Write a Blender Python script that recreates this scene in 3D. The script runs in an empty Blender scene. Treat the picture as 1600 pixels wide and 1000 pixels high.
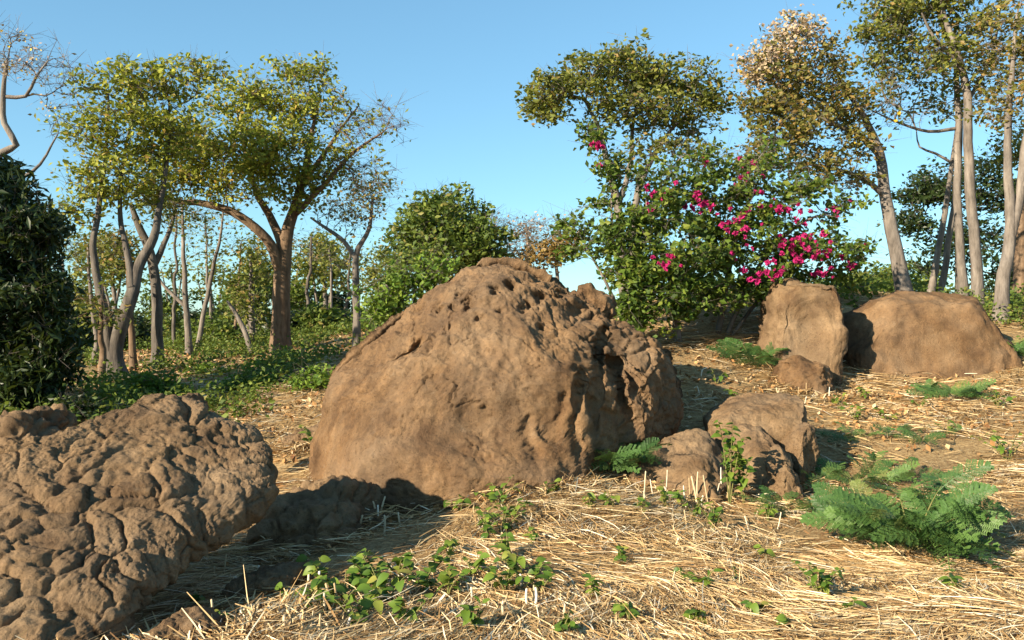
import bpy, bmesh, math
import numpy as np
from mathutils import Vector, Matrix

# ------------------------------------------------------------------ camera, sky, sun, exposure
scene = bpy.context.scene
COL = scene.collection
F = 1331.0                       # focal length in photo pixels (1600 wide)
CAMZ = 1.6
cam_d = bpy.data.cameras.new('camera'); cam = bpy.data.objects.new('camera', cam_d); COL.objects.link(cam)
cam.location = (0, 0, CAMZ); cam.rotation_euler = (math.radians(90), 0, 0)
cam_d.sensor_width = 36; cam_d.sensor_fit = 'HORIZONTAL'; cam_d.lens = 36*F/1600
cam_d.clip_start = 0.05; cam_d.clip_end = 6000
scene.camera = cam

SUN_AZ = math.radians(50)        # sun stands behind the camera, this far round to the left
SUN_EL = math.radians(24)
sdir = Vector((-math.sin(SUN_AZ)*math.cos(SUN_EL), -math.cos(SUN_AZ)*math.cos(SUN_EL), math.sin(SUN_EL)))
world = bpy.data.worlds.new('World'); scene.world = world; world.use_nodes = True
wn = world.node_tree.nodes; wl = world.node_tree.links
sky = wn.new('ShaderNodeTexSky'); sky.sky_type = 'NISHITA'; sky.sun_disc = False
sky.sun_elevation = SUN_EL
sky.sun_rotation = math.atan2(sdir.x, sdir.y)
sky.altitude = 0; sky.air_density = 1.0; sky.dust_density = 0.05; sky.ozone_density = 3.5
tint = wn.new('ShaderNodeMix'); tint.data_type = 'RGBA'; tint.blend_type = 'MULTIPLY'; tint.inputs[0].default_value = 1.0
tint.inputs[7].default_value = (0.68, 0.98, 1.04, 1)          # clear dry-season air
gam = wn.new('ShaderNodeGamma'); gam.inputs[1].default_value = 0.7
wl.new(sky.outputs[0], gam.inputs[0]); wl.new(gam.outputs[0], tint.inputs[6]); wl.new(tint.outputs[2], wn['Background'].inputs[0]); wn['Background'].inputs[1].default_value = 0.12
sun_d = bpy.data.lights.new('sun', 'SUN'); sun = bpy.data.objects.new('sun', sun_d); COL.objects.link(sun)
sun_d.energy = 5.0; sun_d.angle = math.radians(0.5); sun_d.color = (1.0, 0.86, 0.66)
sun.rotation_euler = sdir.to_track_quat('Z', 'Y').to_euler(); sun.location = (-20, -20, 20)
scene.view_settings.view_transform = 'Standard'; scene.view_settings.look = 'None'
scene.view_settings.gamma = 1.0; scene.view_settings.exposure = 1.36
scene.view_settings.use_curve_mapping = False

# ------------------------------------------------------------------ numeric helpers
def P(px, py, Y):
    """a point seen at photo pixel px,py at distance Y metres from the camera"""
    return np.array([(px-800)/F*Y, Y, CAMZ+(500-py)/F*Y])

def hsh(ix, iy, iz, s=0):
    h = (ix.astype(np.int64)*374761393 + iy.astype(np.int64)*668265263 + iz.astype(np.int64)*2147483647 + s*974711) & 0xffffffff
    h = ((h ^ (h >> 13))*1274126177) & 0xffffffff
    h = ((h ^ (h >> 16))*2246822519) & 0xffffffff
    return ((h ^ (h >> 15)) & 0xffffff)/float(0xffffff)

def vnoise(p, s=0):
    i = np.floor(p).astype(np.int64); f = p-i; u = f*f*f*(f*(f*6-15)+10)
    r = 0
    for a in (0, 1):
        wa = u[:, 0] if a else 1-u[:, 0]
        for b in (0, 1):
            wb = u[:, 1] if b else 1-u[:, 1]
            for c in (0, 1):
                wc = u[:, 2] if c else 1-u[:, 2]
                r = r + wa*wb*wc*hsh(i[:, 0]+a, i[:, 1]+b, i[:, 2]+c, s)
    return r*2-1

def fbm(p, oct=4, s=0, gain=0.5):
    r = 0; a = 1.0; q = np.array(p, float)
    for k in range(oct):
        r = r + a*vnoise(q, s+k*17); q = q*2.03+11.3; a *= gain
    return r

def voro(p, s=0):
    i = np.floor(p).astype(np.int64); f1 = np.full(len(p), 9.0); f2 = np.full(len(p), 9.0); rid = np.zeros(len(p))
    for a in (-1, 0, 1):
        for b in (-1, 0, 1):
            for c in (-1, 0, 1):
                ci = i+np.array([a, b, c])
                q = ci+np.stack([hsh(ci[:, 0], ci[:, 1], ci[:, 2], s+k) for k in (1, 2, 3)], 1)*0.9
                d = np.linalg.norm(p-q, axis=1)
                m = d < f1
                f2 = np.where(m, f1, np.minimum(f2, d)); rid = np.where(m, hsh(ci[:, 0], ci[:, 1], ci[:, 2], s+9), rid)
                f1 = np.where(m, d, f1)
    return f1, f2, rid

def sstep(a, b, x):
    t = np.clip((x-a)/(b-a), 0, 1); return t*t*(3-2*t)

# ------------------------------------------------------------------ mesh helpers
def mesh(name, V, quads=None, tris=None, mat=None, smooth=True):
    me = bpy.data.meshes.new(name)
    V = np.asarray(V, np.float32)
    nq = 0 if quads is None else len(quads); nt = 0 if tris is None else len(tris)
    idx = []
    if nq: idx.append(np.asarray(quads, np.int32).ravel())
    if nt: idx.append(np.asarray(tris, np.int32).ravel())
    idx = np.concatenate(idx)
    me.vertices.add(len(V)); me.vertices.foreach_set('co', V.ravel())
    me.loops.add(len(idx)); me.loops.foreach_set('vertex_index', idx)
    me.polygons.add(nq+nt)
    st = np.concatenate([np.arange(nq)*4, nq*4+np.arange(nt)*3]).astype(np.int32)
    me.polygons.foreach_set('loop_start', st)
    me.polygons.foreach_set('use_smooth', np.full(nq+nt, smooth, bool))
    me.update(calc_edges=True)
    if mat: me.materials.append(mat)
    return me

def obj(name, me, parent=None, label=None, cat=None, group=None, kind=None, M=None):
    o = bpy.data.objects.new(name, me); COL.objects.link(o)
    if parent: o.parent = parent
    if M is not None: o.matrix_basis = M
    if label: o['label'] = label
    if cat: o['category'] = cat
    if group: o['group'] = group
    if kind: o['kind'] = kind
    return o

def empty(name, loc, label, cat, group=None):
    o = obj(name, None, None, label, cat, group); o.location = loc; o.empty_display_size = 0.2
    return o

def vnormals(V, T):
    n = np.cross(V[T[:, 1]]-V[T[:, 0]], V[T[:, 2]]-V[T[:, 0]])
    N = np.zeros_like(V)
    for k in range(3):
        for c in range(3):
            N[:, c] += np.bincount(T[:, k], n[:, c], len(V))
    return N/np.maximum(np.linalg.norm(N, axis=1, keepdims=True), 1e-9)

# ------------------------------------------------------------------ materials
def newmat(name):
    m = bpy.data.materials.new(name); m.use_nodes = True
    nt = m.node_tree; b = nt.nodes['Principled BSDF']; b.inputs['Roughness'].default_value = 0.9
    b.inputs['Specular IOR Level'].default_value = 0.15
    return m, nt, b

def ramp(nt, stops, src):
    r = nt.nodes.new('ShaderNodeValToRGB'); e = r.color_ramp.elements
    while len(e) < len(stops): e.new(0.5)
    for k, (p, c) in enumerate(stops): e[k].position = p; e[k].color = (*c, 1)
    nt.links.new(src, r.inputs[0]); return r.outputs[0]

def ntex(nt, scale, detail=6, rough=0.6, coord='Object', stretch=None, seed=0):
    tc = nt.nodes.new('ShaderNodeTexCoord'); mp = nt.nodes.new('ShaderNodeMapping')
    mp.inputs['Location'].default_value = (seed*3.1, seed*1.7, seed*2.3)
    if stretch: mp.inputs['Scale'].default_value = stretch
    nt.links.new(tc.outputs[coord], mp.inputs[0])
    n = nt.nodes.new('ShaderNodeTexNoise'); n.inputs['Scale'].default_value = scale
    n.inputs['Detail'].default_value = detail; n.inputs['Roughness'].default_value = rough
    nt.links.new(mp.outputs[0], n.inputs['Vector']); return n.outputs['Fac']

def mixc(nt, fac, a, b, mode='MIX'):
    m = nt.nodes.new('ShaderNodeMix'); m.data_type = 'RGBA'; m.blend_type = mode
    for s, v in ((0, fac), (6, a), (7, b)):
        if hasattr(v, 'is_linked'): nt.links.new(v, m.inputs[s])
        else: m.inputs[s].default_value = v if s == 0 else (*v, 1)
    return m.outputs[2]

def bump(nt, b, h, dist, strength=1.0):
    n = nt.nodes.new('ShaderNodeBump'); n.inputs['Distance'].default_value = dist; n.inputs['Strength'].default_value = strength
    nt.links.new(h, n.inputs['Height'])
    if b.inputs['Normal'].is_linked:
        nt.links.new(b.inputs['Normal'].links[0].from_socket, n.inputs['Normal'])
    nt.links.new(n.outputs[0], b.inputs['Normal'])

def rock_mat(name, c0, c1, c2, seed=0, streak=0.0):
    m, nt, b = newmat(name)
    big = ntex(nt, 2.2, 7, 0.62, seed=seed)
    col = ramp(nt, [(0.33, c0), (0.5, c1), (0.68, c2)], big)
    fine = ntex(nt, 38, 6, 0.75, seed=seed+3)
    col = mixc(nt, 0.55, col, ramp(nt, [(0.3, (0.35, 0.35, 0.35)), (0.7, (0.8, 0.78, 0.74))], fine), 'OVERLAY')
    if streak:
        s = ntex(nt, 5, 5, 0.6, stretch=(1, 1, 0.18), seed=seed+5)
        col = mixc(nt, streak, col, ramp(nt, [(0.42, (0.36, 0.36, 0.36)), (0.6, (0.6, 0.58, 0.54))], s), 'OVERLAY')
    # broad stains: reddish earth and greyer weathering
    st1 = ntex(nt, 0.9, 6, 0.65, seed=seed+21)
    col = mixc(nt, ramp(nt, [(0.42, (0, 0, 0)), (0.62, (0.4, 0.4, 0.4))], st1), col, mixc(nt, 0.5, col, (0.15, 0.13, 0.105)))
    st2 = ntex(nt, 1.6, 7, 0.7, stretch=(1.4, 1.4, 0.5), seed=seed+25)
    col = mixc(nt, ramp(nt, [(0.53, (0, 0, 0)), (0.68, (0.75, 0.75, 0.75))], st2), col, (0.075, 0.042, 0.022))
    # pale lichen-like scuffs
    sc = ntex(nt, 9, 8, 0.7, seed=seed+8)
    col = mixc(nt, ramp(nt, [(0.60, (0, 0, 0)), (0.72, (0.45, 0.45, 0.45))], sc), col, (0.24, 0.18, 0.12))
    nt.links.new(col, b.inputs['Base Color'])
    # small dark pores and gritty grains
    po = ntex(nt, 60, 3, 0.6, seed=seed+11)
    col = mixc(nt, ramp(nt, [(0.30, (0.7, 0.7, 0.7)), (0.40, (0, 0, 0))], po), col, (0.045, 0.028, 0.016))
    nt.links.new(col, b.inputs['Base Color'])
    bump(nt, b, fine, 0.02, 1.0)
    bump(nt, b, po, 0.008, 0.8)
    bump(nt, b, ntex(nt, 140, 4, 0.7, seed=seed+2), 0.004, 0.8)
    return m

def leaf_mat(name, stops, trans=0.28, rough=0.55):
    m, nt, b = newmat(name)
    g = nt.nodes.new('ShaderNodeNewGeometry')
    col = ramp(nt, stops, g.outputs['Random Per Island'])
    nt.links.new(col, b.inputs['Base Color']); b.inputs['Roughness'].default_value = rough
    b.inputs['Specular IOR Level'].default_value = 0.25
    t = nt.nodes.new('ShaderNodeBsdfTranslucent'); mx = nt.nodes.new('ShaderNodeMixShader')
    mx.inputs[0].default_value = trans
    nt.links.new(mixc(nt, 0.5, col, (0.20, 0.26, 0.03), 'MIX'), t.inputs[0])
    nt.links.new(b.outputs[0], mx.inputs[1]); nt.links.new(t.outputs[0], mx.inputs[2])
    nt.links.new(mx.outputs[0], nt.nodes['Material Output'].inputs[0])
    return m

def petal_mat(name, stops, trans=0.3):
    m, nt, b = newmat(name)
    g = nt.nodes.new('ShaderNodeNewGeometry')
    col = ramp(nt, stops, g.outputs['Random Per Island'])
    nt.links.new(col, b.inputs['Base Color'])
    t = nt.nodes.new('ShaderNodeBsdfTranslucent'); mx = nt.nodes.new('ShaderNodeMixShader'); mx.inputs[0].default_value = trans
    nt.links.new(col, t.inputs[0])
    nt.links.new(b.outputs[0], mx.inputs[1]); nt.links.new(t.outputs[0], mx.inputs[2])
    nt.links.new(mx.outputs[0], nt.nodes['Material Output'].inputs[0])
    return m

def bark_mat(name, c0, c1, c2, seed=0):
    m, nt, b = newmat(name)
    s = ntex(nt, 9, 8, 0.68, stretch=(1, 1, 0.22), seed=seed)
    col = ramp(nt, [(0.32, c0), (0.5, c1), (0.7, c2)], s)
    f = ntex(nt, 3.0, 5, 0.6, seed=seed+4)
    col = mixc(nt, 0.6, col, ramp(nt, [(0.3, (0.3, 0.3, 0.3)), (0.7, (0.7, 0.68, 0.64))], f), 'OVERLAY')
    nt.links.new(col, b.inputs['Base Color'])
    bump(nt, b, s, 0.03, 0.9)
    return m

def island_mat(name, stops, rough=0.7, spec=0.2):
    m, nt, b = newmat(name)
    g = nt.nodes.new('ShaderNodeNewGeometry')
    nt.links.new(ramp(nt, stops, g.outputs['Random Per Island']), b.inputs['Base Color'])
    b.inputs['Roughness'].default_value = rough; b.inputs['Specular IOR Level'].default_value = spec
    return m

# ------------------------------------------------------------------ terrain
CTRL = [(800, 1000, 4.2), (1600, 1000, 4.2), (200, 1000, 4.2), (-300, 1000, 4.3), (1900, 960, 4.5),
        (540, 865, 5.7), (290, 1005, 4.7), (400, 935, 5.3), (470, 890, 6.1), (570, 838, 6.8), (800, 860, 5.8), (1100, 860, 5.9), (1500, 850, 6.0), (690, 805, 6.7),
        (830, 762, 6.9), (950, 750, 7.4), (1150, 785, 7.4), (1300, 745, 8.0), (1500, 700, 8.6), (1700, 680, 9),
        (1250, 655, 10.0), (1110, 640, 9.6), (1400, 622, 11), (1600, 600, 11.5), (1300, 598, 12), (1500, 588, 12.3),
        (1590, 545, 13.2), (1090, 545, 12.2), (1150, 495, 13.6), (980, 540, 12.3), (1250, 470, 15), (1420, 462, 16.5),
        (1560, 490, 15.5), (1750, 490, 16), (1000, 480, 16), (800, 510, 15),
        (480, 720, 8.8), (440, 690, 10), (400, 640, 12), (500, 620, 12), (300, 620, 13.5), (100, 640, 12), (-200, 680, 11),
        (440, 556, 20), (200, 566, 19), (560, 520, 22), (300, 545, 24), (0, 590, 18), (700, 505, 22), (1300, 470, 24), (1600, 480, 24)]
CP = np.array([P(*c) for c in CTRL])
CP = np.vstack([CP, [[-5, 1, 0], [0, 1, 0], [5, 1, 0], [-10, 5, 0.1], [10, 5, 0.3], [-20, 10, 0.3], [18, 12, 1.6],
                     [-20, 30, 0.6], [-6, 36, 0.7], [8, 36, 0.9], [24, 30, 1.4]]])
def _k(r2): return np.where(r2 > 1e-9, 0.5*r2*np.log(np.maximum(r2, 1e-9)), 0)
_A = np.zeros((len(CP)+3,)*2); _d2 = ((CP[:, None, :2]-CP[None, :, :2])**2).sum(-1)
_A[:len(CP), :len(CP)] = _k(_d2)+np.eye(len(CP))*0.6
_A[:len(CP), -3] = 1; _A[:len(CP), -2:] = CP[:, :2]; _A[-3, :len(CP)] = 1; _A[-2:, :len(CP)] = CP[:, :2].T
_W = np.linalg.solve(_A, np.concatenate([CP[:, 2], [0, 0, 0]]))
def h(x, y):
    x = np.atleast_1d(np.asarray(x, float)); y = np.atleast_1d(np.asarray(y, float))
    out = np.empty(len(x))
    for a in range(0, len(x), 20000):
        xs = x[a:a+20000]; ys = y[a:a+20000]
        xc = np.clip(xs, -24, 24); yc = np.clip(ys, -2, 38)
        r2 = (xc[:, None]-CP[None, :, 0])**2+(yc[:, None]-CP[None, :, 1])**2
        z = _k(r2)@_W[:-3]+_W[-3]+_W[-2]*xc+_W[-1]*yc
        d = np.hypot(xs, ys-12); w = sstep(20, 55, d)
        z = z*(1-w)+0.55*w
        p = np.stack([xs, ys, 0*xs], 1)
        z = z+0.035*fbm(p*1.3, 3, 5)*(1-w)+w*0.25*fbm(p*0.05, 3, 6)
        out[a:a+20000] = z
    return out
def hz(x, y): return float(h([x], [y])[0])

def make_ground(mat):
    n = 300
    t = np.linspace(-1, 1, n)
    gx = 0.9*np.sinh(t*8.1); gy = 7+0.9*np.sinh(t*8.1)
    X, Y = np.meshgrid(gx, gy, indexing='ij')
    Z = h(X.ravel(), Y.ravel())
    V = np.stack([X.ravel(), Y.ravel(), Z], 1)
    i = np.arange(n-1); I, J = np.meshgrid(i, i, indexing='ij'); a = (I*n+J).ravel()
    Q = np.stack([a, a+n, a+n+1, a+1], 1)
    obj('ground', mesh('ground', V, Q, mat=mat), kind='structure')

m, nt, b = newmat('straw_soil')
big = ntex(nt, 0.9, 6, 0.65, seed=1); fine = ntex(nt, 26, 7, 0.75, seed=2)
soil = ramp(nt, [(0.28, (0.10, 0.065, 0.033)), (0.45, (0.26, 0.175, 0.085)), (0.60, (0.43, 0.315, 0.165)), (0.75, (0.55, 0.43, 0.25))], fine)
col = mixc(nt, 0.5, soil, ramp(nt, [(0.35, (0.30, 0.27, 0.22)), (0.65, (0.62, 0.56, 0.46))], big), 'OVERLAY')
# green ground flora takes over beyond the near straw
tc = nt.nodes.new('ShaderNodeTexCoord'); sx = nt.nodes.new('ShaderNodeSeparateXYZ'); nt.links.new(tc.outputs['Object'], sx.inputs[0])
mr = nt.nodes.new('ShaderNodeMapRange'); nt.links.new(sx.outputs[1], mr.inputs[0])
mr.inputs[1].default_value = 14; mr.inputs[2].default_value = 40
far = ntex(nt, 0.25, 6, 0.7, seed=4)
mm = nt.nodes.new('ShaderNodeMath'); mm.operation = 'MULTIPLY'; nt.links.new(mr.outputs[0], mm.inputs[0])
nt.links.new(ramp(nt, [(0.42, (0, 0, 0)), (0.55, (1, 1, 1))], far), mm.inputs[1])
col = mixc(nt, mm.outputs[0], col, (0.07, 0.085, 0.025))
nt.links.new(col, b.inputs['Base Color'])
bump(nt, b, fine, 0.03, 0.9)
MAT_SOIL = m
make_ground(MAT_SOIL)

# ------------------------------------------------------------------ boulders
_ico = {}
def ico(sub):
    if sub not in _ico:
        bm = bmesh.new(); bmesh.ops.create_icosphere(bm, subdivisions=sub, radius=1)
        me = bpy.data.meshes.new('tmp'); bm.to_mesh(me); bm.free()
        V = np.empty(len(me.vertices)*3); me.vertices.foreach_get('co', V)
        T = np.empty(len(me.loops), np.int32); me.loops.foreach_get('vertex_index', T)
        bpy.data.meshes.remove(me)
        _ico[sub] = (V.reshape(-1, 3), T.reshape(-1, 3))
    return _ico[sub]

def inflate(outline, C, n, front, back, p=0.8, q=0.8, sub=6, backvec=None, plateau=None):
    """closed body: a 3D outline loop, bulged by `front` along n and by `back` the other way"""
    n = np.array(n, float); n /= np.linalg.norm(n)
    O = np.array(outline, float)-C
    up = np.array([0, 0, 1.0]) if abs(n[2]) < 0.75 else np.array([0, 1.0, 0])
    e1 = np.cross(up, n); e1 /= np.linalg.norm(e1); e2 = np.cross(n, e1)
    O2 = np.vstack([O, O[:1]]); S = np.concatenate([O2[k]+(O2[k+1]-O2[k])*np.linspace(0, 1, 30, endpoint=False)[:, None] for k in range(len(O))])
    a = np.arctan2(S@e2, S@e1); R = np.hypot(S@e1, S@e2); A = S@n
    od = np.argsort(a); a = a[od]; R = R[od]; A = A[od]
    g = np.linspace(-math.pi, math.pi, 361)[:-1]
    Rg = np.interp(g, a, R, period=2*math.pi); Ag = np.interp(g, a, A, period=2*math.pi)
    k = np.exp(-0.5*(np.arange(-12, 13)/3.0)**2); k /= k.sum()
    sm = lambda v: np.convolve(np.concatenate([v[-12:], v, v[:12]]), k, 'valid')
    Rg = sm(Rg); Ag = sm(Ag)
    D, T = ico(sub)
    c = D[:, 2]; s = np.sqrt(np.maximum(1-c*c, 0)); th = np.arctan2(D[:, 1], D[:, 0])
    R = np.interp(th, g, Rg, period=2*math.pi); A = np.interp(th, g, Ag, period=2*math.pi)
    r = R*s**p; ax = np.sign(c)*np.abs(c)**q
    if plateau: ax = np.where(c > 0, np.maximum(1-s**(p*plateau), 0)**(1/plateau), ax)
    bv = -n if backvec is None else np.array(backvec, float)
    V = C+(np.cos(th)*r)[:, None]*e1+(np.sin(th)*r)[:, None]*e2+(A*s**p)[:, None]*n
    V = V+np.where(ax > 0, ax*front, 0)[:, None]*n+np.where(ax < 0, -ax*back, 0)[:, None]*bv
    return V, T.copy(), ax

def facet(V, n, cut, k=0.9):
    n = np.array(n, float); n /= np.linalg.norm(n); s = V@n; return V-n*(np.clip(s-(s.max()-cut), 0, None)*k)[:, None]
def facets(V, seed, m, cut, size):
    rng = np.random.default_rng(seed)
    for _ in range(m):
        n = rng.normal(size=3); n[1] = -abs(n[1]); n[2] = n[2]*.7+.25; V = facet(V, n, cut*size*rng.uniform(.5, 1.2), 0.92)
    return V
def ridged(p, oct, s):
    return 1-np.abs(fbm(p, oct, s, .55))*1.6
CONTACT = []

def pix(V): return 800+V[:, 0]/V[:, 1]*F, 500-(V[:, 2]-CAMZ)/V[:, 1]*F

def rock(name, V, T, mat, label, cat='boulder', group=None):
    c_ = V[::7]; c_ = c_[np.abs(c_[:, 2]-h(c_[:, 0], c_[:, 1])) < 0.05]; CONTACT.append(c_[:, :2])
    base = V[:, :].mean(0); base[2] = V[:, 2].min()
    o = obj(name, mesh(name, V-base, tris=T, mat=mat), None, label, cat, group)
    o.location = base
    return o

ROCK_A = rock_mat('brown_weathered_rock', (0.092, 0.052, 0.026), (0.165, 0.099, 0.050), (0.23, 0.148, 0.081), 0, 0.55)
ROCK_B = rock_mat('grey_brown_rock', (0.108, 0.065, 0.034), (0.185, 0.119, 0.064), (0.25, 0.17, 0.097), 7, 0.25)

# -- the great boulder in the middle
def big_boulder():
    Yc = 8.7
    ol = [(492, 720), (504, 660), (514, 595), (532, 570), (565, 541), (605, 506), (650, 474), (700, 441), (745, 414), (790, 406), (850, 430), (905, 468),
          (950, 506), (1000, 515), (1035, 545), (1056, 590), (1066, 640), (1040, 690), (960, 745), (870, 790), (760, 810), (620, 790), (530, 760)]
    C = P(760, 620, Yc)
    V, T, ax = inflate([P(x, y, Yc) for x, y in ol], C, (0, -1, 0), 1.35, 1.5, 0.72, 0.75, 8)
    f = np.clip(ax, 0, 1)**0.5
    px, py = pix(V)
    # above the brow the rock leans back, below it stands steep and swells towards its foot
    brow = 575-0.12*(px-700)
    V[:, 1] += f*np.clip((brow-py)/130, 0, 2)*0.52
    V[:, 1] += f*sstep(640, 500, px)*0.30
    V[:, 1] -= f*sstep(640, 780, py)*0.62*sstep(1000, 850, px)
    # broad flat faces
    for n, c in (((-.52, -.50, .69), .20), ((-.30, -.95, .12), .16), ((-.12, -.80, .58), .16), ((.28, -.60, .75), .14), ((-.85, -.50, .15), .16), ((.05, -.98, -.1), .08)):
        V = facet(V, n, c, .88)
    # right-hand end falls back behind a cleft
    px = px+9*fbm(V*4.5, 3, 191); py = py+9*fbm(V*4.5+7, 3, 192)
    V[:, 1] += f*sstep(900, 990, px)*sstep(480, 560, py)*0.34
    V[:, 1] += f*0.19*np.exp(-((px-(978+0.10*(py-600)))/8)**2)*sstep(530, 555, py)*sstep(690, 620, py)
    V[:, 1] += f*0.16*np.exp(-((px-(1003+0.35*(py-600)))/7)**2)*sstep(540, 560, py)*sstep(660, 600, py)
    V[:, 1] += f*0.14*np.exp(-((px-(948+0.05*(py-520)))/7)**2)*sstep(490, 515, py)*sstep(590, 550, py)
    V[:, 1] -= f*0.10*np.exp(-((px-1018)/26)**2)*sstep(535, 570, py)
    # folds of the lower right corner
    for x0, w, y0, y1, a in ((905, 9, 560, 720, .09), (938, 8, 545, 700, .11), (875, 8, 590, 700, .06), (838, 7, 640, 735, .08)):
        V[:, 1] += f*a*np.exp(-((px-x0-8*np.sin(py*0.035))/w)**2)*sstep(y0, y0+30, py)*sstep(y1, y1-30, py)
    N = vnormals(V, T)
    # large undulation, ledges, grain
    d = 0.04*fbm(V*1.0, 3, 3)+0.03*fbm(V*2.8, 4, 9)+0.022*(ridged(V*np.array([3, 3, 2.2]), 4, 91)-.5)*(.4+.6*sstep(620, 540, py)+.6*sstep(880, 960, px))
    px, py = pix(V)
    up = sstep(600, 520, py)
    q = V*np.array([2.0, 2.0, 5.2]); q[:, 2] += V[:, 0]*1.7+0.5*fbm(V*2, 2, 31)
    d += (0.010+0.020*up)*fbm(q, 4, 21, 0.6)
    f1, f2, _ = voro(V*5.0+0.35*np.stack([fbm(V*4, 2, s) for s in (1, 2, 3)], 1), 4)
    d -= (0.002+0.020*up*sstep(780, 900, px)+0.022*sstep(890, 960, px))*sstep(0.13, 0.0, f2-f1)
    d += 0.011*fbm(V*14, 4, 14, 0.65)+0.004*fbm(V*55, 3, 15, 0.6)
    cr = np.abs(fbm(V*1.7+0.25*np.stack([fbm(V*6, 2, z) for z in (5, 6, 7)], 1), 3, 95)); d -= 0.035*sstep(0.035, 0, cr)*sstep(-.1, .3, fbm(V*1.3, 2, 96))
    d -= 0.03*sstep(0.42, 0.7, fbm(V*2.6, 3, 41))*up
    V = V+N*d[:, None]
    px, py = pix(V); px = px+5.5*fbm(V*9, 3, 97); py = py+5.5*fbm(V*9+4, 3, 98)
    for x, y, r, a in ((731, 474, 9, .15), (709, 481, 7, .12), (685, 481, 5, .10), (660, 483, 9, .07), (773, 452, 6, .12), (799, 442, 7, .14), (823, 477, 6, .10),
                       (848, 510, 7, .12), (782, 484, 5, .08), (812, 477, 4, .08), (843, 463, 9, .15), (855, 432, 14, .18), (838, 436, 8, .14), (880, 455, 8, .14),
                       (747, 497, 5, .08), (715, 463, 5, .06), (741, 457, 4, .05), (694, 515, 5, .06), (806, 447, 6, .12), (905, 485, 15, .20), (925, 497, 10, .15), (868, 460, 6, .12)):
        g = np.exp(-(((px-x)/(r*1.15))**2+((py-y)/(r*0.75))**2)**1.1)
        V[:, 1] += f*a*g*0.95
        V[:, 2] -= f*a*g*0.35
    g = np.exp(-(((px-644)*0.87+(py-547)*-0.5+((px-644)*0)) /24)**2-(((px-644)*0.5+(py-547)*0.87)/4.5)**2)   # slanting slit
    V[:, 1] += f*0.14*g
    for x0, y0, L in ((648, 515, 26), (703, 512, 26)):
        V[:, 1] += f*0.05*np.exp(-((px-x0)/3.5)**2-((py-y0)/L)**4)
    rock('boulder', V, T, ROCK_A, 'huge brown boulder with a pitted sloping top in the middle of the scene')
big_boulder()

# -- knobbly rock in the left foreground
def knobbly():
    ol = [(-330, 860, 4.3), (-250, 800, 4.6), (-100, 755, 4.95), (0, 720, 5.2), (90, 688, 5.45), (180, 653, 5.75), (262, 624, 6.0), (330, 660, 6.05), (392, 690, 6.0), (416, 722, 5.8),
          (424, 742, 5.6), (430, 785, 5.38), (358, 836, 5.12), (278, 894, 4.82), (208, 948, 4.52), (168, 1000, 4.3), (90, 1090, 4.0), (-150, 1200, 3.7), (-330, 1060, 3.9)]
    C = P(120, 830, 4.85)
    n = np.array((0.12, -0.52, 0.845)); n /= np.linalg.norm(n)
    V, T, ax = inflate([P(*o) for o in ol], C, n, 0.15, 0.95, 0.78, 0.85, 8, plateau=5, backvec=(-1.0, 0.30, -0.22))
    V = facet(V, (.17, -.48, .86), .12, .85)
    N = vnormals(V, T)
    f = sstep(-0.10, 0.05, ax)
    px, py = pix(V)
    w = 0.13*np.stack([fbm(V*2.6, 3, s) for s in (51, 52, 53)], 1)
    f1, f2, rid = voro((V+w)*np.array([4.4, 4.0, 4.4]), 61)
    dome = np.maximum(1-(f1/0.9)**2, 0.0)
    plate = 1-np.exp(-(f2-f1)*9)
    smooth_top = sstep(0, 1, ((820-py)-(px+60)*0.18)/90)*0.4*sstep(330, 230, px)      # upper left is smoother
    k = 1-smooth_top
    gate = 0.12+0.88*sstep(-0.45, 0.3, fbm(V*1.9, 2, 66))
    d = f*k*(0.014*dome+0.044*plate*gate+0.034*(rid-0.5))
    f1b, f2b, ridb = voro((V+w*0.8)*6.6, 71)
    d += f*k*(0.016*(1-np.exp(-(f2b-f1b)*6))+0.02*(ridb-0.5))*sstep(-0.2, 0.3, fbm(V*2.1+5, 2, 77))
    d += 0.03*fbm(V*1.2, 3, 81)+0.018*fbm(V*4.5, 3, 82)+0.011*fbm(V*15, 4, 83, .6)+0.004*fbm(V*60, 3, 84)
    V = V+N*d[:, None]
    rock('boulder', V, T, ROCK_B, 'knobbly grey-brown rock covered in rounded lumps filling the lower left corner')
knobbly()

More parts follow.
